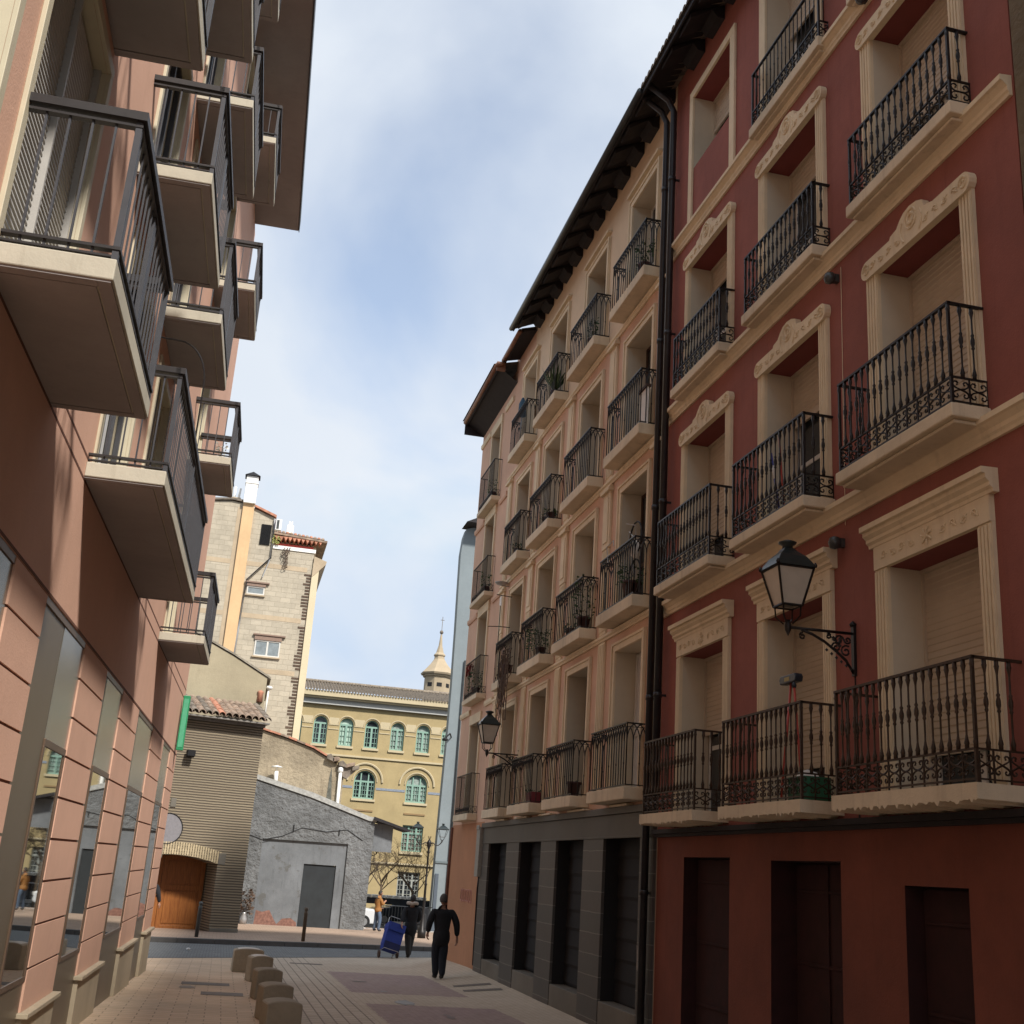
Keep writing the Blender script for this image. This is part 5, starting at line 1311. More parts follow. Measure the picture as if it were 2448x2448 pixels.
flat('drain_cover', rect(1.75, 2.5, 28.6, 28.95), .009, M['manhole'], 'narrow dark cover in the paving near the cobbled road', 'drain cover')
for y in (22.6, 23.6):
    flat('drain_cover', [(4.62, y), (5.35, y-.08), (5.38, y+.28), (4.66, y+.36)], .009, M['manhole'], 'metal cover plate by the shop front, %s of two parallel plates' % ('nearer' if y < 23 else 'farther'), 'drain cover')
rnd = random.Random(4)
def blob(cx, cy, rx, ry, n=16): return [(cx+rx*(1+rnd.uniform(-.35, .3))*math.cos(2*math.pi*i/n), cy+ry*(1+rnd.uniform(-.35, .3))*math.sin(2*math.pi*i/n)) for i in range(n)]
flat('puddle', blob(3.12, 19.9, .16, .45), .010, M['stain'], 'dark reddish wet patch in the middle of the purple paving', 'puddle')
flat('puddle', blob(3.02, 21.9, .07, .16), .010, M['stain'], 'tiny dark spot on the paving above the wet patch', 'puddle')
flat('puddle', blob(3.48, 17.9, .06, .35), .010, M['stain'], 'small dark elongated stain nearest the camera on the purple paving', 'puddle')
flat('puddle', blob(.0-.35, 20.8+.2, .14, .3), .010, M['stain'], 'dark stain on the tan paving left of the drain covers', 'puddle')
flat('puddle', blob(2.85, 24.0, .16, .10), .010, M['manhole'], 'small grey patch on the far purple paving', 'puddle')

# ================================================================== things on the balconies
def broom(base, top, head, stick, label, nm='broom', hc=None):
    t = thing(nm, label, nm, base); b = Vector(base); d = Vector(top)-b
    mb = MB(); mb.tube([(0, 0, 0), tuple(d)], .013, 6); mb.build('handle', stick, t)
    mb = MB(); x, y, z = d
    if head == 'broom':
        mb.prism([(y-.17, z), (y+.17, z), (y+.19, z+.05), (y+.16, z+.085), (y-.16, z+.085), (y-.19, z+.05)], x-.045, x+.045, 'x'); mb.build('head', hc or M['plastic'], t, bevel=.01)
        mb = MB(); mb.box(x-.04, x+.04, y-.05, y+.08, z+.012, z+.055); mb.box(x-.047, x-.0455, y-.05, y+.06, z+.02, z+.06); mb.build('label_patch', plain('ochre_plastic', (.28, .20, .03), .5), t)
    return t
broom((XR-.36, 10.75, 2.55), (XR-.16, 10.93, 3.72), 'broom', M['redstick'], 'upside-down broom, red stick and dark blue head, on the first floor middle balcony')
t = thing('mop', 'second red stick leaning in the first floor middle balcony, right of the broom', 'mop', (XR-.30, 10.42, 2.55))
mb = MB(); mb.tube([(0, 0, 0), (.10, .36, 1.12)], .013, 6); mb.build('handle', M['redstick'], t)
mb = MB(); mb.lathe([(.02, 1.1), (.03, 1.13), (.0, 1.17)], (.10, .36, 0), 6); mb.build('tip', M['plastic'], t)
t = thing('broom', 'blue and white stick on the second floor middle balcony of the red building', 'broom', (XR-.27, 10.95, 5.56))
mb = MB(); mb.tube([(0, 0, 0), (.02, .25, .78)], .013, 6); mb.build('handle', M['bluestick'], t); mb = MB(); mb.tube([(.0112, .14, .44), (.016, .195, .61)], .0155, 6); mb.build('sleeve', M['whitep'], t)
t = thing('mop', 'thin red stick leaning on the second floor middle balcony of the red building', 'mop', (XR-.24, 10.9, 5.56))
mb = MB(); mb.tube([(0, 0, 0), (.04, .2, .95)], .011, 6); mb.build('handle', M['redstick'], t)
t = thing('crate', 'green plastic crate with white bundle on the first floor middle balcony of the red building', 'crate', (XR-.25, 10.38, 2.505))
mb = MB(); mb.box(-.14, .14, -.17, .17, 0, .02); mb.box(-.14, -.12, -.17, .17, .02, .22); mb.box(.12, .14, -.17, .17, .02, .22); mb.box(-.12, .12, -.17, -.15, .02, .22); mb.box(-.12, .12, .15, .17, .02, .22); mb.build('box', M['greenbox'], t, bevel=.006)
mb = MB(); mb.lathe([(.0, .02), (.12, .06), (.13, .18), (.09, .27), (0, .3)], (0, .03, 0), 10); mb.build('bundle', M['whitep'], t)
# plants
def leafy(parent, n, rad, h, seed, mat, z0=.16, sz=.05, droop=0, name='foliage'):
    rnd = random.Random(seed); mb = MB()
    for i in range(n):
        t = rnd.uniform(0, 2*math.pi); r = rad*math.sqrt(rnd.random()); z = z0+h*rnd.random()
        c = Vector((r*math.cos(t)*.7, r*math.sin(t), z)); d = Vector((math.cos(t), math.sin(t), rnd.uniform(-.6, .9)-droop)).normalized(); s_ = sz*rnd.uniform(.6, 1.4)
        u = d.cross(Vector((rnd.uniform(-1, 1), rnd.uniform(-1, 1), rnd.uniform(-1, 1)))).normalized()*s_*.35
        mb.face([tuple(c), tuple(c+d*s_*.5+u), tuple(c+d*s_), tuple(c+d*s_*.5-u)])
    mb.build(name, mat, parent)
def pot(x, y, z, label, n=90, rad=.14, h=.25, seed=1, mat=None, s=1, cat='potted plant', potm=None):
    t = thing('potted_plant', label, cat, (x, y, z))
    mb = MB(); mb.lathe([(.06*s, 0), (.09*s, .15*s), (.10*s, .155*s), (.10*s, .18*s), (.085*s, .18*s)], (0, 0, 0), 12); mb.build('pot', potm or M['pot'], t)
    leafy(t, n, rad, h, seed, mat or M['leaf'], .14*s); return t
pot(XR-.16, 16.1, 11.17, 'leafy green plant on the top balcony of the salmon building nearest the drainpipe', 160, .2, .45, 2, s=1.2)
pot(XR-.16, 19.0, 11.17, 'small dark conifer-like plant on the second top floor balcony of the salmon building', 90, .1, .5, 3)
t = pot(XR-.18, 21.6, 11.17, 'spiky agave-like plant on the third top floor balcony of the salmon building', 4, .1, .05, 4)
mb = MB()
for i in range(22):
    a_ = i*2.4; l_ = .5; mb.face([(0, 0, .16), (.03*math.cos(a_+1.5)+.2*math.cos(a_), .03*math.sin(a_+1.5)+.2*math.sin(a_), .42), (l_*.6*math.cos(a_), l_*.8*math.sin(a_), .62+.1*math.sin(i*3)), (-.03*math.cos(a_+1.5)+.2*math.cos(a_), -.03*math.sin(a_+1.5)+.2*math.sin(a_), .42)])
mb.build('leaf_rosette', M['leaf'], t)
pot(XR-.16, 21.6, 5.71, 'bushy green plant filling the second floor balcony third from the drainpipe', 320, .38, .4, 5, s=1.1)
pot(XR-.16, 18.7, 5.71, 'tall palm-leaved plant on the second floor balcony second from the drainpipe', 220, .28, .75, 6, s=1.3)
pot(XR-.16, 19.5, 5.71, 'small dark red flower pot left of the palm-leaved plant', 40, .12, .12, 7, s=1.0)
pot(XR-.16, 16.2, 5.71, 'dark red box planter with plants on the second floor balcony beside the drainpipe', 150, .3, .3, 8, s=1.6)
pot(XR-.15, 24.3, 8.43, 'small dark pot plant on the farthest third floor balcony of the salmon building', 60, .12, .2, 9)
for y in (21.4, 21.75): pot(XR-.16, y, 8.43, 'dark planter on the third floor balcony, %s' % ('right one of a pair' if y < 21.5 else 'left one of a pair'), 60, .15, .1, int(y*10), s=1.0)
pot(XR-.16, 18.8, 2.94, 'round dark pot with a white rim on the first floor balcony of the salmon building', 30, .1, .06, 12, s=1.3)
t = thing('planter', 'dark red rectangular planter on the first floor balcony above the shop front', 'planter', (XR-.17, 21.45, 2.935))
mb = MB(); mb.prism([(-.2, 0), (.2, 0), (.23, .2), (-.23, .2)], -.09, .09, 'x'); mb.build('trough', plain('oxblood_plastic', (.16, .02, .03), .5), t, bevel=.006); leafy(t, 24, .18, .05, 3, M['leaf'], .19)
t = thing('potted_plant', 'dry brown vines hanging down from the farthest second floor balcony of the salmon building', 'potted plant', (XR-.27, 23.95, 5.71))
mb = MB(); mb.lathe([(.08, 0), (.11, .18), (.12, .2)], (0, 0, 0), 10); mb.build('pot', M['pot'], t)
rnd = random.Random(12); mb = MB()
for i in range(46):
    x, y, z = rnd.uniform(-.1, .05), rnd.uniform(-.35, .45), rnd.uniform(.0, .6); pts = [(x, y, z)]; L_ = rnd.randint(3, 9)
    for k in range(L_): x += rnd.uniform(-.04, .03); y += rnd.uniform(-.06, .06); z -= rnd.uniform(.05, .22); pts.append((min(x, -.07), y, z))
    mb.tube(pts, .008, 4)
mb.build('vine', M['deadleaf'], t)
pot(XR-.12, 28.1, 5.79, 'green plant with red flowers on the second floor balcony of the corner building', 200, .3, .45, 14, s=1.2)
t = thing('cloth', 'dark red cloth bundle over the second floor railing of the corner building', 'cloth', (XR-.2, 28.75, 6.35))
mb = MB(); rnd = random.Random(2)
for i in range(90):
    c = Vector((rnd.uniform(-.05, .05), rnd.uniform(-.25, .25), rnd.uniform(.0, .28))); mb.face([tuple(c), tuple(c+Vector((.02, .07, .01))), tuple(c+Vector((.03, .06, .08))), tuple(c+Vector((0, -.01, .07)))])
mb.build('folds', M['redpaint'], t)
pot(XR-.12, 27.75, 8.33, 'wiry dark plant on the third floor balcony of the corner building', 70, .15, .4, 15)
pot(XR-.12, 27.75, 10.84, 'wiry plant on the top balcony of the corner building', 70, .15, .4, 16)
t = thing('panel', 'white board standing on the third floor balcony beside the drainpipe', 'board', (XR-.15, 15.9, 8.43))
mb = MB(); mb.box(-.012, .012, -.16, .2, .0, .62); mb.build('sheet', M['whitep'], t, bevel=.003)
mb = MB(); mb.box(-.04, .04, -.18, .22, .62, .66); mb.build('top_board', M['darkwood'], t)
t = thing('bicycle', 'bicycle stored upright with white bundle on the second floor balcony beside the drainpipe', 'bicycle', (XR-.15, 16.1, 5.71))
mb = MB()
for zc in (.35, .95): mb.tube([(.0, .27*math.cos(i*math.pi/9), zc+.27*math.sin(i*math.pi/9)) for i in range(18)], .014, 5, True)
mb.build('wheel', M['rubber'], t)
mb = MB(); mb.tube([(0, 0, .35), (0, .12, .65), (0, 0, .95), (0, -.14, .7), (0, 0, .35)], .014, 5); mb.tube([(0, 0, .95), (-.02, -.05, 1.15), (-.12, .1, 1.2)], .01, 5); mb.tube([(0, .1, 1.0), (0, .32, 1.15), (0, .36, 1.05)], .008, 5); mb.build('frame', M['galv'], t)
mb = MB(); mb.lathe([(0, .62), (.09, .68), (.10, .84), (0, .92)], (-.02, -.05, 0), 8); mb.build('bundle', M['whitep'], t)
t = thing('mop', 'blue-green cloth mop standing on the top balcony at the far end of the salmon building', 'mop', (XR-.2, 24.6, 11.17))
mb = MB(); mb.tube([(0, 0, 0), (.04, .1, 1.15)], .014, 6); mb.build('handle', M['galv'], t); mb = MB(); mb.lathe([(.0, .75), (.1, .8), (.09, 1.1), (.03, 1.25), (0, 1.28)], (.03, .08, 0), 8); mb.build('mop_cloth', plain('teal_cloth', (.04, .10, .16), .9, 0, .3), t)
t = thing('clothes_rack', 'thin bent metal drying rack poking above the second floor balcony near the drainpipe', 'drying rack', (XR-.28, 17.1, 6.5))
mb = MB(); mb.tube([(0, -.05, 0), (0, .05, .28), (0, -.3, .30), (0, -.32, .2)], .008, 5); mb.tube([(.05, -.05, .14), (.05, -.3, .16)], .006, 5); mb.build('rack_frame', M['galv'], t)
t = thing('antenna', 'thin metal rods with a white rag at the farthest second floor window', 'antenna', (XR-.1, 24.75, 6.9))
mb = MB(); mb.tube([(0, 0, 0), (-.25, 0, .0), (-.5, .02, -.02)], .01, 5); mb.tube([(-.25, 0, -.5), (-.25, 0, .7)], .01, 5); mb.tube([(0, 0, .7), (-.35, 0, .72)], .01, 5); mb.build('rods', M['iron'], t); mb = MB(); mb.prism([(.5, .7), (.5, .45)][:0] or [(-.1, .45), (.08, .5), (.07, .68), (-.08, .68)], -.26, -.245, 'x'); mb.build('rag', M['whitep'], t)
t = thing('plant', 'small white flowers in a pot on a far balcony of the peach building', 'potted plant', (LX+.3, 17.8, 7.5))
mb = MB(); mb.lathe([(.05, 0), (.08, .12)], (0, 0, 0), 8); mb.build('pot', M['whitep'], t); leafy(t, 60, .1, .25, 33, plain('white_petal', (.6, .6, .55), .7), .1)
t = thing('satellite_dish', 'round grey dish hanging under the second floor corner of the salmon building', 'satellite dish', (XR-.18, 25.6, 8.05))
mb = MB(); mb.lathe([(.0, 0), (.1, .02), (.16, .06), (.165, .07), (.1, .035), (0, .012)], (0, 0, 0), 12); mb.tube([(0, 0, 0), (.18, 0, .0)], .012, 4); mb.build('dish', M['galv'], t)

# dried flowers and a jar in the corner by the grey building
t = thing('potted_plant', 'dried brown flowers in a glass jar on the ground beside the grey building', 'potted plant', (1.02, 50.6, gz(1, 50.6)+.13))
mb = MB(); mb.lathe([(.12, 0), (.15, .2), (.08, .4), (.1, .45)], (0, 0, 0), 10); mb.build('jar', M['galv'], t); leafy(t, 240, .36, .9, 44, M['deadleaf'], .4, .13)

# ================================================================== things in the square
def tree(x, y, h, seed, label, spread=1.0, mat=None):
    t = thing('bare_tree', label, 'tree', (x, y, gz(x, y)+.0), 0, 'bare winter trees on the square')
    rnd = random.Random(seed); mb = MB(); fo = MB()
    tips = []
    mb.tube([(0, 0, 0), (.04, 0, h*.2), (-.03, .02, h*.42)], .1, 7, rs=[.085, .065, .05])
    def grow(p, d, l, r, lev):
        p = Vector(p); d = Vector(d).normalized(); pts = [p]
        for k in range(3):
            d = (d+Vector((rnd.uniform(-.25, .25), rnd.uniform(-.25, .25), rnd.uniform(-.05, .2)))).normalized(); pts.append(pts[-1]+d*l/3)
        fo.tube([tuple(q) for q in pts], r, 4, rs=[r, r*.85, r*.7, r*.5])
        if lev < 5:
            for k in range(rnd.randint(2, 4)):
                nd_ = (d*.6+Vector((rnd.uniform(-1, 1), rnd.uniform(-1, 1), rnd.uniform(-.35, .8)))).normalized(); q = pts[rnd.randint(1, 3)]
                grow(q, nd_, l*rnd.uniform(.55, .8), max(.005, r*.5), lev+1)
    for k in range(6):
        a_ = k*1.05+rnd.random(); grow((-.03, .02, h*(.36+.02*k)), (math.cos(a_)*spread, math.sin(a_)*spread, .9), h*.27, .034, 1)
    mb.build('trunk', mat or M['twig'], t); fo.build('crown', mat or M['twig'], t); return t
tree(7.72, 60, 4.9, 3, 'thin bare tree with many fine twigs in front of the yellow building')
tree(9.6, 62, 4.6, 8, 'bare tree partly behind the double street lamp')
t6 = tree(6.35, 57, 4.2, 21, 'dark trunked bare tree at the right corner of the grey building', .8, M['bark'])
# hanging lantern on that corner
t = thing('wall_lamp', 'dark lantern hanging by the right edge of the grey building', 'street lamp', (6.45, 53, 2.15)); lantern(t, (0, 0, 0), .8, True, (.26, .15)); mb = MB(); mb.tube([(0, 0, .0), (-.1, 0, -.12), (-.38, 0, -.1)], .02, 5); mb.build('bracket', M['iron'], t)
# crowd barriers
def barrier(x, y, rz, label):
    t = thing('crowd_barrier', label, 'barrier', (x, y, gz(x, y)), rz, 'steel crowd barriers on the square')
    mb = MB(); mb.tube([(-1.1, 0, .18), (-1.1, 0, 1.02), (-1.04, 0, 1.08), (1.04, 0, 1.08), (1.1, 0, 1.02), (1.1, 0, .18), (-1.1, 0, .18)], .02, 6); mb.build('frame', M['galv'], t)
    mb = MB(); 
    for i in range(1, 14): mb.tube([(-1.1+i*2.2/14, 0, .18), (-1.1+i*2.2/14, 0, 1.08)], .009, 4)
    mb.build('bars', M['galv'], t)
    for sx in (-.8, .8): mb = MB(); mb.tube([(sx, -.25, 0), (sx, 0, .18), (sx, .25, 0)], .016, 5); mb.build('leg', M['galv'], t)
barrier(9.1, 62, .04, 'steel crowd barrier between the person in the ochre jacket and the woman'); barrier(11.4, 62.5, .02, 'steel crowd barrier right behind the two walkers in black')
# cars (dark one behind the barriers, white one half hidden by the grey building)
def car(x, y, rz, paint, label, L_=4.1):
    t = thing('parked_car', label, 'car', (x, y, gz(x, y)), rz, 'cars parked on the square')
    P = [(-2.05, .35), (-2.0, .75), (-1.75, .88), (-1.0, .95), (-.45, 1.38), (.75, 1.43), (1.45, 1.05), (1.95, .95), (2.05, .6), (2.02, .3), (1.7, .22), (-1.8, .22)]
    mb = MB(); mb.prism(P, -.82, .82, 'y'); mb.build('body', paint, t, bevel=.06)
    mb = MB()
    for s_ in (-1, 1): mb.prism([(-.93, .97), (-.42, 1.32), (.68, 1.36), (1.28, 1.03)], s_*.825, s_*.832, 'y')
    mb.prism([(-.98, .99), (-.98, 1.0), (-.5, 1.36), (-.46, 1.34)], -.72, .72, 'y'); mb.build('windows', M['glass'], t)
    for sx in (-1.25, 1.25):
        for sy in (-1, 1):
            w = MB(); n = 18
            w.prism([(sx+.31*math.cos(2*math.pi*i/n), .31+.31*math.sin(2*math.pi*i/n)) for i in range(n)], sy*.70, sy*.86, 'y'); wo = w.build('wheel', M['rubber'], t)
            w = MB(); w.prism([(sx+.18*math.cos(2*math.pi*i/n), .31+.18*math.sin(2*math.pi*i/n)) for i in range(n)], sy*.861, sy*.868, 'y'); w.build('rim', M['galv'], wo)
    for sy in (-.6, .6): w = MB(); w.box(-2.07, -2.0, sy-.14, sy+.14, .62, .76); w.build('headlight', M['whitep'], t)
    return t
car(5.75, 60.5, R(180-4), M['carwhite'], 'white car half hidden behind the right edge of the grey building')
car(10.3, 69, R(2), M['cardark'], 'dark car parked behind the crowd barriers', 4.1)
car(14.9, 70, R(0), M['cardark'], 'dark car glimpsed between the two walkers and the corner building')
# white painted kerb lines and awning top
mb = MB()
for x0, x1, y0, y1 in ((6.0, 9.8, 54.2, 54.5), (6.2, 6.5, 54.5, 58.0), (9.4, 11.0, 55.2, 55.5)): mb.face([(x0, y0, gz(x0, y0)+.14), (x1, y0, gz(x1, y0)+.14), (x1, y1, gz(x1, y1)+.14), (x0, y1, gz(x0, y1)+.14)])
struct('road_marking', mb, M['whitep'])
t = thing('market_stall', 'low market stall roof with a scalloped white cloth behind the crowd barriers', 'stall', (9.4, 66, gz(9, 66)))
mb = MB()
for i in range(9): mb.prism([(-1.7+i*.38, 1.42), (-1.7+i*.38+.27, 1.42), (-1.7+i*.38+.27, 1.56), (-1.7+i*.38, 1.56)], -.02, .8, 'y')
mb.build('cloth', M['whitep'], t); mb = MB(); mb.box(-1.8, 1.9, 0, .9, 1.1, 1.41); mb.build('valance', M['cardark'], t)
for x in (-1.7, 1.8): mb = MB(); mb.box(x-.03, x+.03, .4, .46, 0, 1.4); mb.build('post', M['galv'], t)
# motorcycle-like dark bulk between the walkers
t = thing('motor_scooter', 'dark parked scooter with a white front seen between the two walkers in black', 'scooter', (8.75, 53.0, gz(8.7, 53)+.13), R(70))
mb = MB(); mb.prism([(-.75, .35), (-.7, .75), (-.1, .8), (.1, .5), (.35, .45), (.5, 1.0), (.62, 1.0), (.7, .4), (.3, .2), (-.4, .2)], -.17, .17, 'y'); mb.build('body', M['black_cloth'], t, bevel=.04)
mb = MB(); mb.box(.50, .66, -.14, .14, .5, .85); mb.build('headlight', M['whitep'], t, bevel=.03)
mb = MB(); mb.tube([(.52, -.3, 1.05), (.55, 0, 1.0), (.52, .3, 1.05)], .02, 5); mb.build('handlebar', M['rubber'], t)
for sx in (-.5, .68): mb = MB(); mb.prism([(sx+.24*math.cos(i*math.pi/8), .24+.24*math.sin(i*math.pi/8)) for i in range(16)], -.06, .06, 'y'); mb.build('wheel', M['rubber'], t)

# ================================================================== people
def skinmesh(name, chains, mat, parent, sub=2, root=0, extra=None):
    """chains: list of lists of (x,y,z,r); equal points are merged; skin + subdivision"""
    V = []; Rr = []; E_ = []; idx = {}
    for ch in chains:
        prev = None
        for p in ch:
            k = tuple(round(c, 4) for c in p[:3])
            if k not in idx: idx[k] = len(V); V.append(p[:3]); Rr.append(p[3])
            i = idx[k]
            if prev is not None and prev != i: E_.append((prev, i))
            prev = i
    me = bpy.data.meshes.new(name); me.from_pydata(V, E_, []); me.materials.append(mat)
    o = bpy.data.objects.new(name, me); COL.objects.link(o); o.parent = parent
    m = o.modifiers.new('skin', 'SKIN'); m.use_smooth_shade = True; m.branch_smoothing = .6
    dat = me.skin_vertices[0].data
    for i, r in enumerate(Rr):
        dat[i].radius = (r, r) if not isinstance(r, tuple) else r; dat[i].use_root = (i == root)
    s_ = o.modifiers.new('sub', 'SUBSURF'); s_.levels = sub; s_.render_levels = sub
    # freeze to a real mesh
    dg = bpy.context.evaluated_depsgraph_get(); dg.update()
    ev = o.evaluated_get(dg); me2 = bpy.data.meshes.new_from_object(ev); me2.name = name
    o.modifiers.clear(); o.data = me2
    for p in me2.polygons: p.use_smooth = True
    return o
def hand_chains(w, d, s=1.0, side=1, curl=.5):
    """palm from wrist w along direction d with five separate bent fingers"""
    w = Vector(w[:3]); d = Vector(d).normalized(); sx = d.cross(Vector((0, 1, 0)));
    if sx.length < .1: sx = d.cross(Vector((1, 0, 0)))
    sx = Vector((0, 1, 0)); nrm = sx.cross(d).normalized()*side
    pal = w+d*.085*s
    ch = [[(*w, .024*s), (*(w+d*.04*s), .032*s), (*pal, .034*s)]]; fing = []
    for i, (off, ln) in enumerate(((-.030, .062), (-.010, .072), (.010, .068), (.029, .052))):
        b = pal+sx*off*s+d*.005*s; p1 = b+d*ln*.45*s-nrm*.008*s; p2 = p1+(d*(1-curl)-nrm*curl*.9).normalized()*ln*.35*s; p3 = p2+(d*(1-curl*1.5)-nrm*curl*1.4).normalized()*ln*.3*s
        fing.append([(*b, .0095*s), (*p1, .009*s), (*p2, .0085*s), (*p3, .007*s)])
    tb_ = w+d*.035*s-sx*.026*s; fing.append([(*tb_, .011*s), (*(tb_-sx*.025*s+d*.025*s-nrm*.008*s), .0105*s), (*(tb_-sx*.03*s+d*.052*s-nrm*.018*s), .0085*s)])
    return ch, fing
def person(loc, rz, label, H=1.72, J=None, coat=None, pants=None, hair=None, shoes=None, stout=1.0, face=0, coat_len=.0, fur=False, haircap=1.0):
    """faces local +y; J holds joint positions in metres for a 1.72 m figure"""
    t = thing('person', label, 'person', loc, rz); k = H/1.72
    def S(p): return Vector(p)*k
    g = {n: S(p) for n, p in J.items()}
    pel, che, nek, hd = g['pelvis'], g['chest'], g['neck'], g['head']
    def P(v, r): return (v[0], v[1], v[2], r*k)
    ch = []
    ch.append([P(pel, .10), P(pel.lerp(che, .5), .10), P(che, .10), P(nek, .052), P(nek.lerp(hd, .35), .052)])
    hands = []
    for s_ in ('l', 'r'):
        ch.append([P(pel, .10), P(g['hip_'+s_], .088), P(g['knee_'+s_], .058), P(g['ankle_'+s_], .038), P(g['toe_'+s_], .034)])
        ch.append([P(che, .10), P(g['sh_'+s_], .042), P(g['el_'+s_], .044), P(g['wr_'+s_], .026)])
        c_, f_ = hand_chains(g['wr_'+s_], g['wr_'+s_]-g['el_'+s_], k*1.2, 1 if s_ == 'l' else -1)
        ch += [[P(g['wr_'+s_], .026)]+[(q[0], q[1], q[2], q[3]) for q in c_[0][1:]]]
        pal = c_[0][-1]
        for f in f_[:4]: ch.append([pal]+f)
        ch.append([c_[0][1]]+f_[4])
    body = skinmesh('body', ch, M['skin'], t, 2)
    # head joined to the same mesh
    import bmesh
    bm = bmesh.new(); bm.from_mesh(body.data)
    r = .098*k; res = bmesh.ops.create_uvsphere(bm, u_segments=20, v_segments=14, radius=1.0)
    for v in res['verts']:
        x, y, z = v.co
        X_, Y_, Z_ = x*.076*k, y*.094*k, z*.115*k
        if z < -.2: X_ *= 1-.28*(-z-.2); Y_ = Y_*(1-.16*(-z-.2))+.012*k*(-z-.2)
        if y > .6 and abs(x) < .42:
            if abs(z+.12) < .28: Y_ += .020*k*(1-abs(x)/.42)*(1-abs(z+.12)/.28)       # nose
            if abs(z+.52) < .12: Y_ += .006*k                                          # lips
            if .08 < z < .3: Y_ -= .008*k                                              # eye hollows
        if abs(x) > .93 and abs(z) < .3: X_ *= 1.12; Y_ -= .004*k                      # ears
        c, s2 = math.cos(face), math.sin(face)
        v.co = (hd[0]+c*X_-s2*Y_, hd[1]+s2*X_+c*Y_, hd[2]+Z_)
    bm.to_mesh(body.data); bm.free()
    for p in body.data.polygons: p.use_smooth = True
    # hair shell
    me = bpy.data.meshes.new('hair'); bm = bmesh.new(); res = bmesh.ops.create_uvsphere(bm, u_segments=20, v_segments=14, radius=1.0); rnd = random.Random(3)
    dele = []
    for v in res['verts']:
        x, y, z = v.co
        if z < -.55*haircap or (y > .35 and z < .38) or (y > .75 and z < .62): dele.append(v)
        n_ = 1+rnd.uniform(-.02, .04)
        X_, Y_, Z_ = x*.084*k*n_, y*.102*k*n_-.004, z*.124*k*n_
        c, s2 = math.cos(face), math.sin(face); v.co = (hd[0]+c*X_-s2*Y_, hd[1]+s2*X_+c*Y_, hd[2]+Z_)
    bmesh.ops.delete(bm, geom=dele, context='VERTS'); bm.to_mesh(me); bm.free(); me.materials.append(hair)
    ho = bpy.data.objects.new('hair', me); COL.objects.link(ho); ho.parent = t
    for p in me.polygons: p.use_smooth = True
    mod = ho.modifiers.new('thick', 'SOLIDIFY'); mod.thickness = .012*k; mod.offset = -1
    # trousers
    tc = [[P(pel+Vector((0, 0, .06)), .12*stout), P(pel, .125*stout)]]
    for s_ in ('l', 'r'): tc.append([P(pel, .125*stout), P(g['hip_'+s_], .115*stout), P(g['knee_'+s_], .092*stout), P(g['ankle_'+s_]+Vector((0, -.01, -.04)), .066)])
    skinmesh('trousers', tc, pants, t, 2, root=1)
    # coat: torso, skirt and sleeves in one
    low = pel+Vector((0, 0, -.14-coat_len))*k
    cc = [[P(low, .185*stout), P(pel, .18*stout), P(pel.lerp(che, .5), .175*stout), P(che, .165*stout), P(che.lerp(nek, .6), .135), P(nek+Vector((0, 0, .03)), .088)]]
    for s_ in ('l', 'r'): cc.append([P(che, .168*stout), P(g['sh_'+s_], .078*stout), P(g['el_'+s_], .070*stout), P(g['wr_'+s_].lerp(g['el_'+s_], .03), .055)])
    skinmesh('coat', cc, coat, t, 2, root=2)
    if fur:
        mb = MB(); c = nek+Vector((0, -.02, .02))*k; pts = []
        n = 16
        for i in range(n): a_ = 2*math.pi*i/n; pts.append((c[0]+.135*k*math.cos(a_), c[1]+.105*k*math.sin(a_), c[2]+.0+.012*math.sin(i*5)))
        mb.tube(pts, .048*k, 8, True); mb.build('fur_collar', M['fur'], t)
    for s_ in ('l', 'r'):
        a_, b_ = g['ankle_'+s_], g['toe_'+s_]; d = (b_-a_); mb = MB()
        skinmesh('shoe', [[P(a_+Vector((0, -.04, -.03)), .056), P(a_.lerp(b_, .5)+Vector((0, 0, .0)), .052), P(b_, .045)]], shoes, t, 1)
    return t
J1 = dict(pelvis=(0, 0, .92), chest=(0, .02, 1.30), neck=(0, .03, 1.47), head=(0, .05, 1.605),
          sh_l=(-.20, .0, 1.38), el_l=(-.29, -.03, 1.12), wr_l=(-.28, .10, .92), sh_r=(.20, .0, 1.38), el_r=(.31, -.05, 1.12), wr_r=(.35, .02, .86),
          hip_l=(-.09, .02, .84), knee_l=(-.07, .10, .49), ankle_l=(-.045, .10, .09), toe_l=(-.05, .24, .045), hip_r=(.09, 0, .84), knee_r=(.06, .0, .48), ankle_r=(.045, -.12, .11), toe_r=(.05, .0, .045))
person((4.64, 25.5, gz(4.64, 25.5)+.004), R(4), 'person in black coat and dark trousers walking away, the nearer of the two walkers', 1.70, J1, M['black_cloth'], M['navy'], M['greyhair'], M['shoe'], 1.12, coat_len=.16)
J2 = dict(pelvis=(0, 0, .92), chest=(0, .01, 1.28), neck=(0, .02, 1.46), head=(.02, .05, 1.60),
          sh_l=(-.19, .0, 1.36), el_l=(-.27, -.10, 1.12), wr_l=(-.33, -.26, .95), sh_r=(.19, .0, 1.36), el_r=(.26, .05, 1.10), wr_r=(.22, .20, .98),
          hip_l=(-.08, .0, .84), knee_l=(-.05, -.03, .48), ankle_l=(-.03, -.10, .10), toe_l=(-.03, .03, .045), hip_r=(.08, .02, .84), knee_r=(.06, .10, .49), ankle_r=(.03, .10, .09), toe_r=(.03, .24, .045))
WX, WY = 5.2, 33.4
person((WX, WY, gz(WX, WY)+.004), R(6), 'person in black coat with pale fur-trimmed hood pulling a blue shopping trolley away', 1.66, J2, M['black_cloth'], plain('dark_grey_trousers', (.03, .03, .028), .9), M['hair'], M['shoe'], 1.12, coat_len=.24, fur=True)
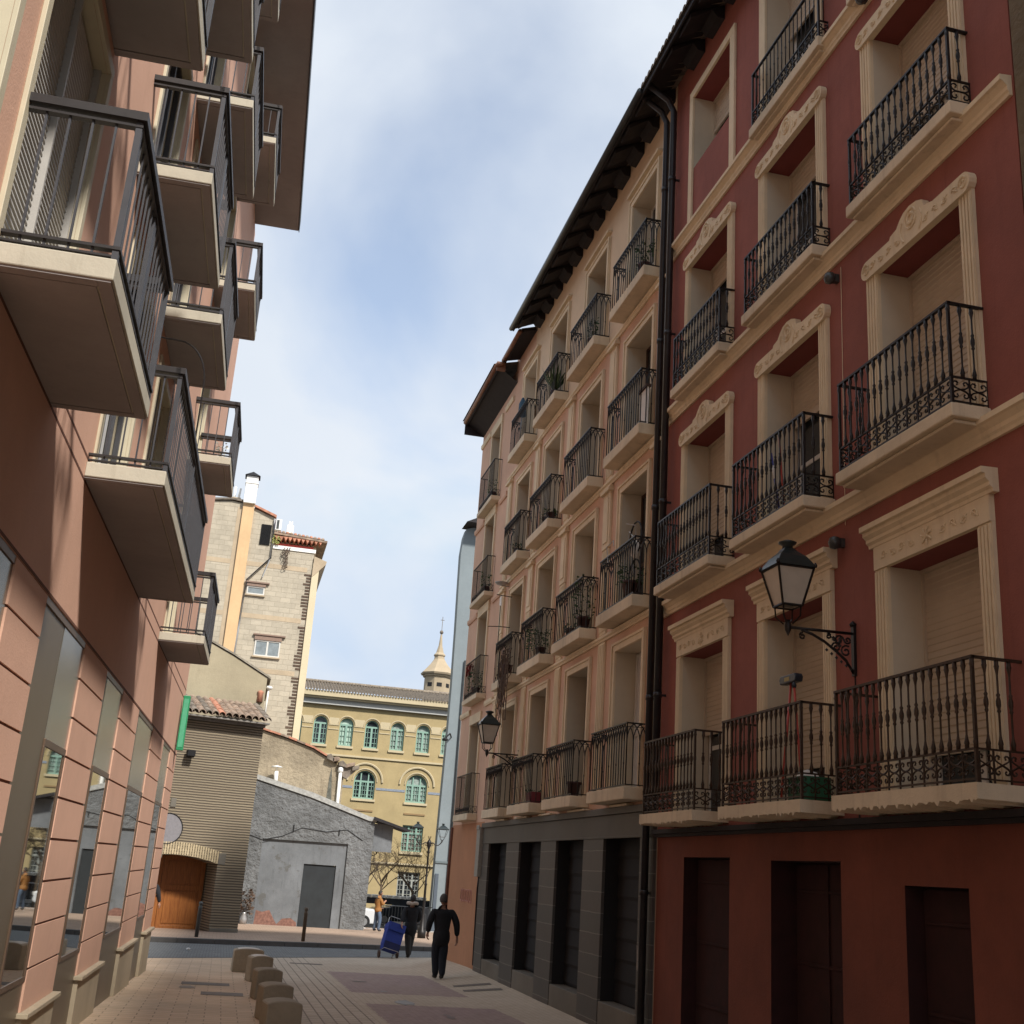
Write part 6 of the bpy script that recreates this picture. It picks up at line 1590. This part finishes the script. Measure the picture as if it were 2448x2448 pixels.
J3 = dict(pelvis=(0, 0, .92), chest=(.0, .0, 1.30), neck=(.01, .02, 1.47), head=(.02, .05, 1.61),
          sh_l=(-.18, .0, 1.38), el_l=(-.25, .03, 1.12), wr_l=(-.14, .17, 1.02), sh_r=(.18, .0, 1.38), el_r=(.23, .06, 1.13), wr_r=(.12, .22, 1.22),
          hip_l=(-.09, .0, .84), knee_l=(-.12, .02, .48), ankle_l=(-.16, -.02, .09), toe_l=(-.19, .11, .045), hip_r=(.09, .02, .84), knee_r=(.13, .05, .49), ankle_r=(.16, .0, .09), toe_r=(.21, .12, .045))
person((6.5, 51.0, gz(6.5, 51.0)+.136), R(-62), 'person in ochre jacket and blue jeans standing by the grey building', 1.62, J3, M['orange'], M['jeans'], M['hair'], M['shoe'], 1.0, face=-.2)
person((-2.12, 39.0, gz(-2, 39)+.136), R(-20), 'person in dark clothes mostly hidden by the peach building corner, near the wooden door', 1.66, J1, M['black_cloth'], M['navy'], M['hair'], M['shoe'], 1.1, coat_len=.2)
# shopping trolley
T_ = thing('shopping_trolley', 'blue canvas shopping trolley on two wheels pulled by the person with the fur-trimmed hood', 'trolley', (WX-.62, WY-.45, gz(5, 33)+.004), R(8)); T_.scale = (1.22, 1.1, 1.12)
tm_ = Matrix.Rotation(R(16), 4, 'Y') @ Matrix.Rotation(R(-20), 4, 'X')
def tilt(mb):
    mb.v = [tuple(tm_ @ Vector((p[0], p[1], p[2]-.1))+Vector((0, 0, .1))) for p in mb.v]; return mb
mb = MB(); n = 0
mb.prism([(-.17, .16), (.17, .16), (.20, .30), (.20, .74), (.17, .80), (-.17, .80), (-.20, .74), (-.20, .30)], -.14, .12, 'y'); bag = tilt(mb).build('bag', M['trolley'], T_, bevel=.02)
mb = MB(); mb.box(-.205, .205, -.165, .14, .66, .80); mb.box(-.20, .20, -.172, -.166, .60, .665); tilt(mb).build('flap', M['trolley'], bag, bevel=.015)
mb = MB(); mb.box(-.19, .19, -.155, -.141, .16, .33); tilt(mb).build('front_pocket', plain('dark_blue_canvas', (.006, .012, .07), .8), bag, bevel=.006)
mb = MB(); mb.tube([(-.15, .14, .05), (-.15, .15, 1.0), (-.12, .15, 1.04), (.12, .15, 1.04), (.15, .15, 1.0), (.15, .14, .05)], .011, 6); mb.tube([(-.17, .14, .15), (-.17, -.16, .15), (.17, -.16, .15), (.17, .14, .15)], .009, 5); tilt(mb).build('frame', M['galv'], T_)
for sx in (-1, 1):
    mb = MB(); n = 16; mb.prism([(.0+.085*math.cos(2*math.pi*i/n), .087+.085*math.sin(2*math.pi*i/n)) for i in range(n)], sx*.19, sx*.225, 'x'); mb.build('wheel', M['darkwood'], T_)
# smaller detail: air of use — litter on the road
o = MB(); o.lathe([(0, 0), (.05, .02), (.04, .05), (0, .06)], (-.6, 31.6, gz(0, 31.6)+.02), 6); tg(o.build('litter', M['whitep']), 'tiny white scrap of litter on the cobbled road', 'litter')
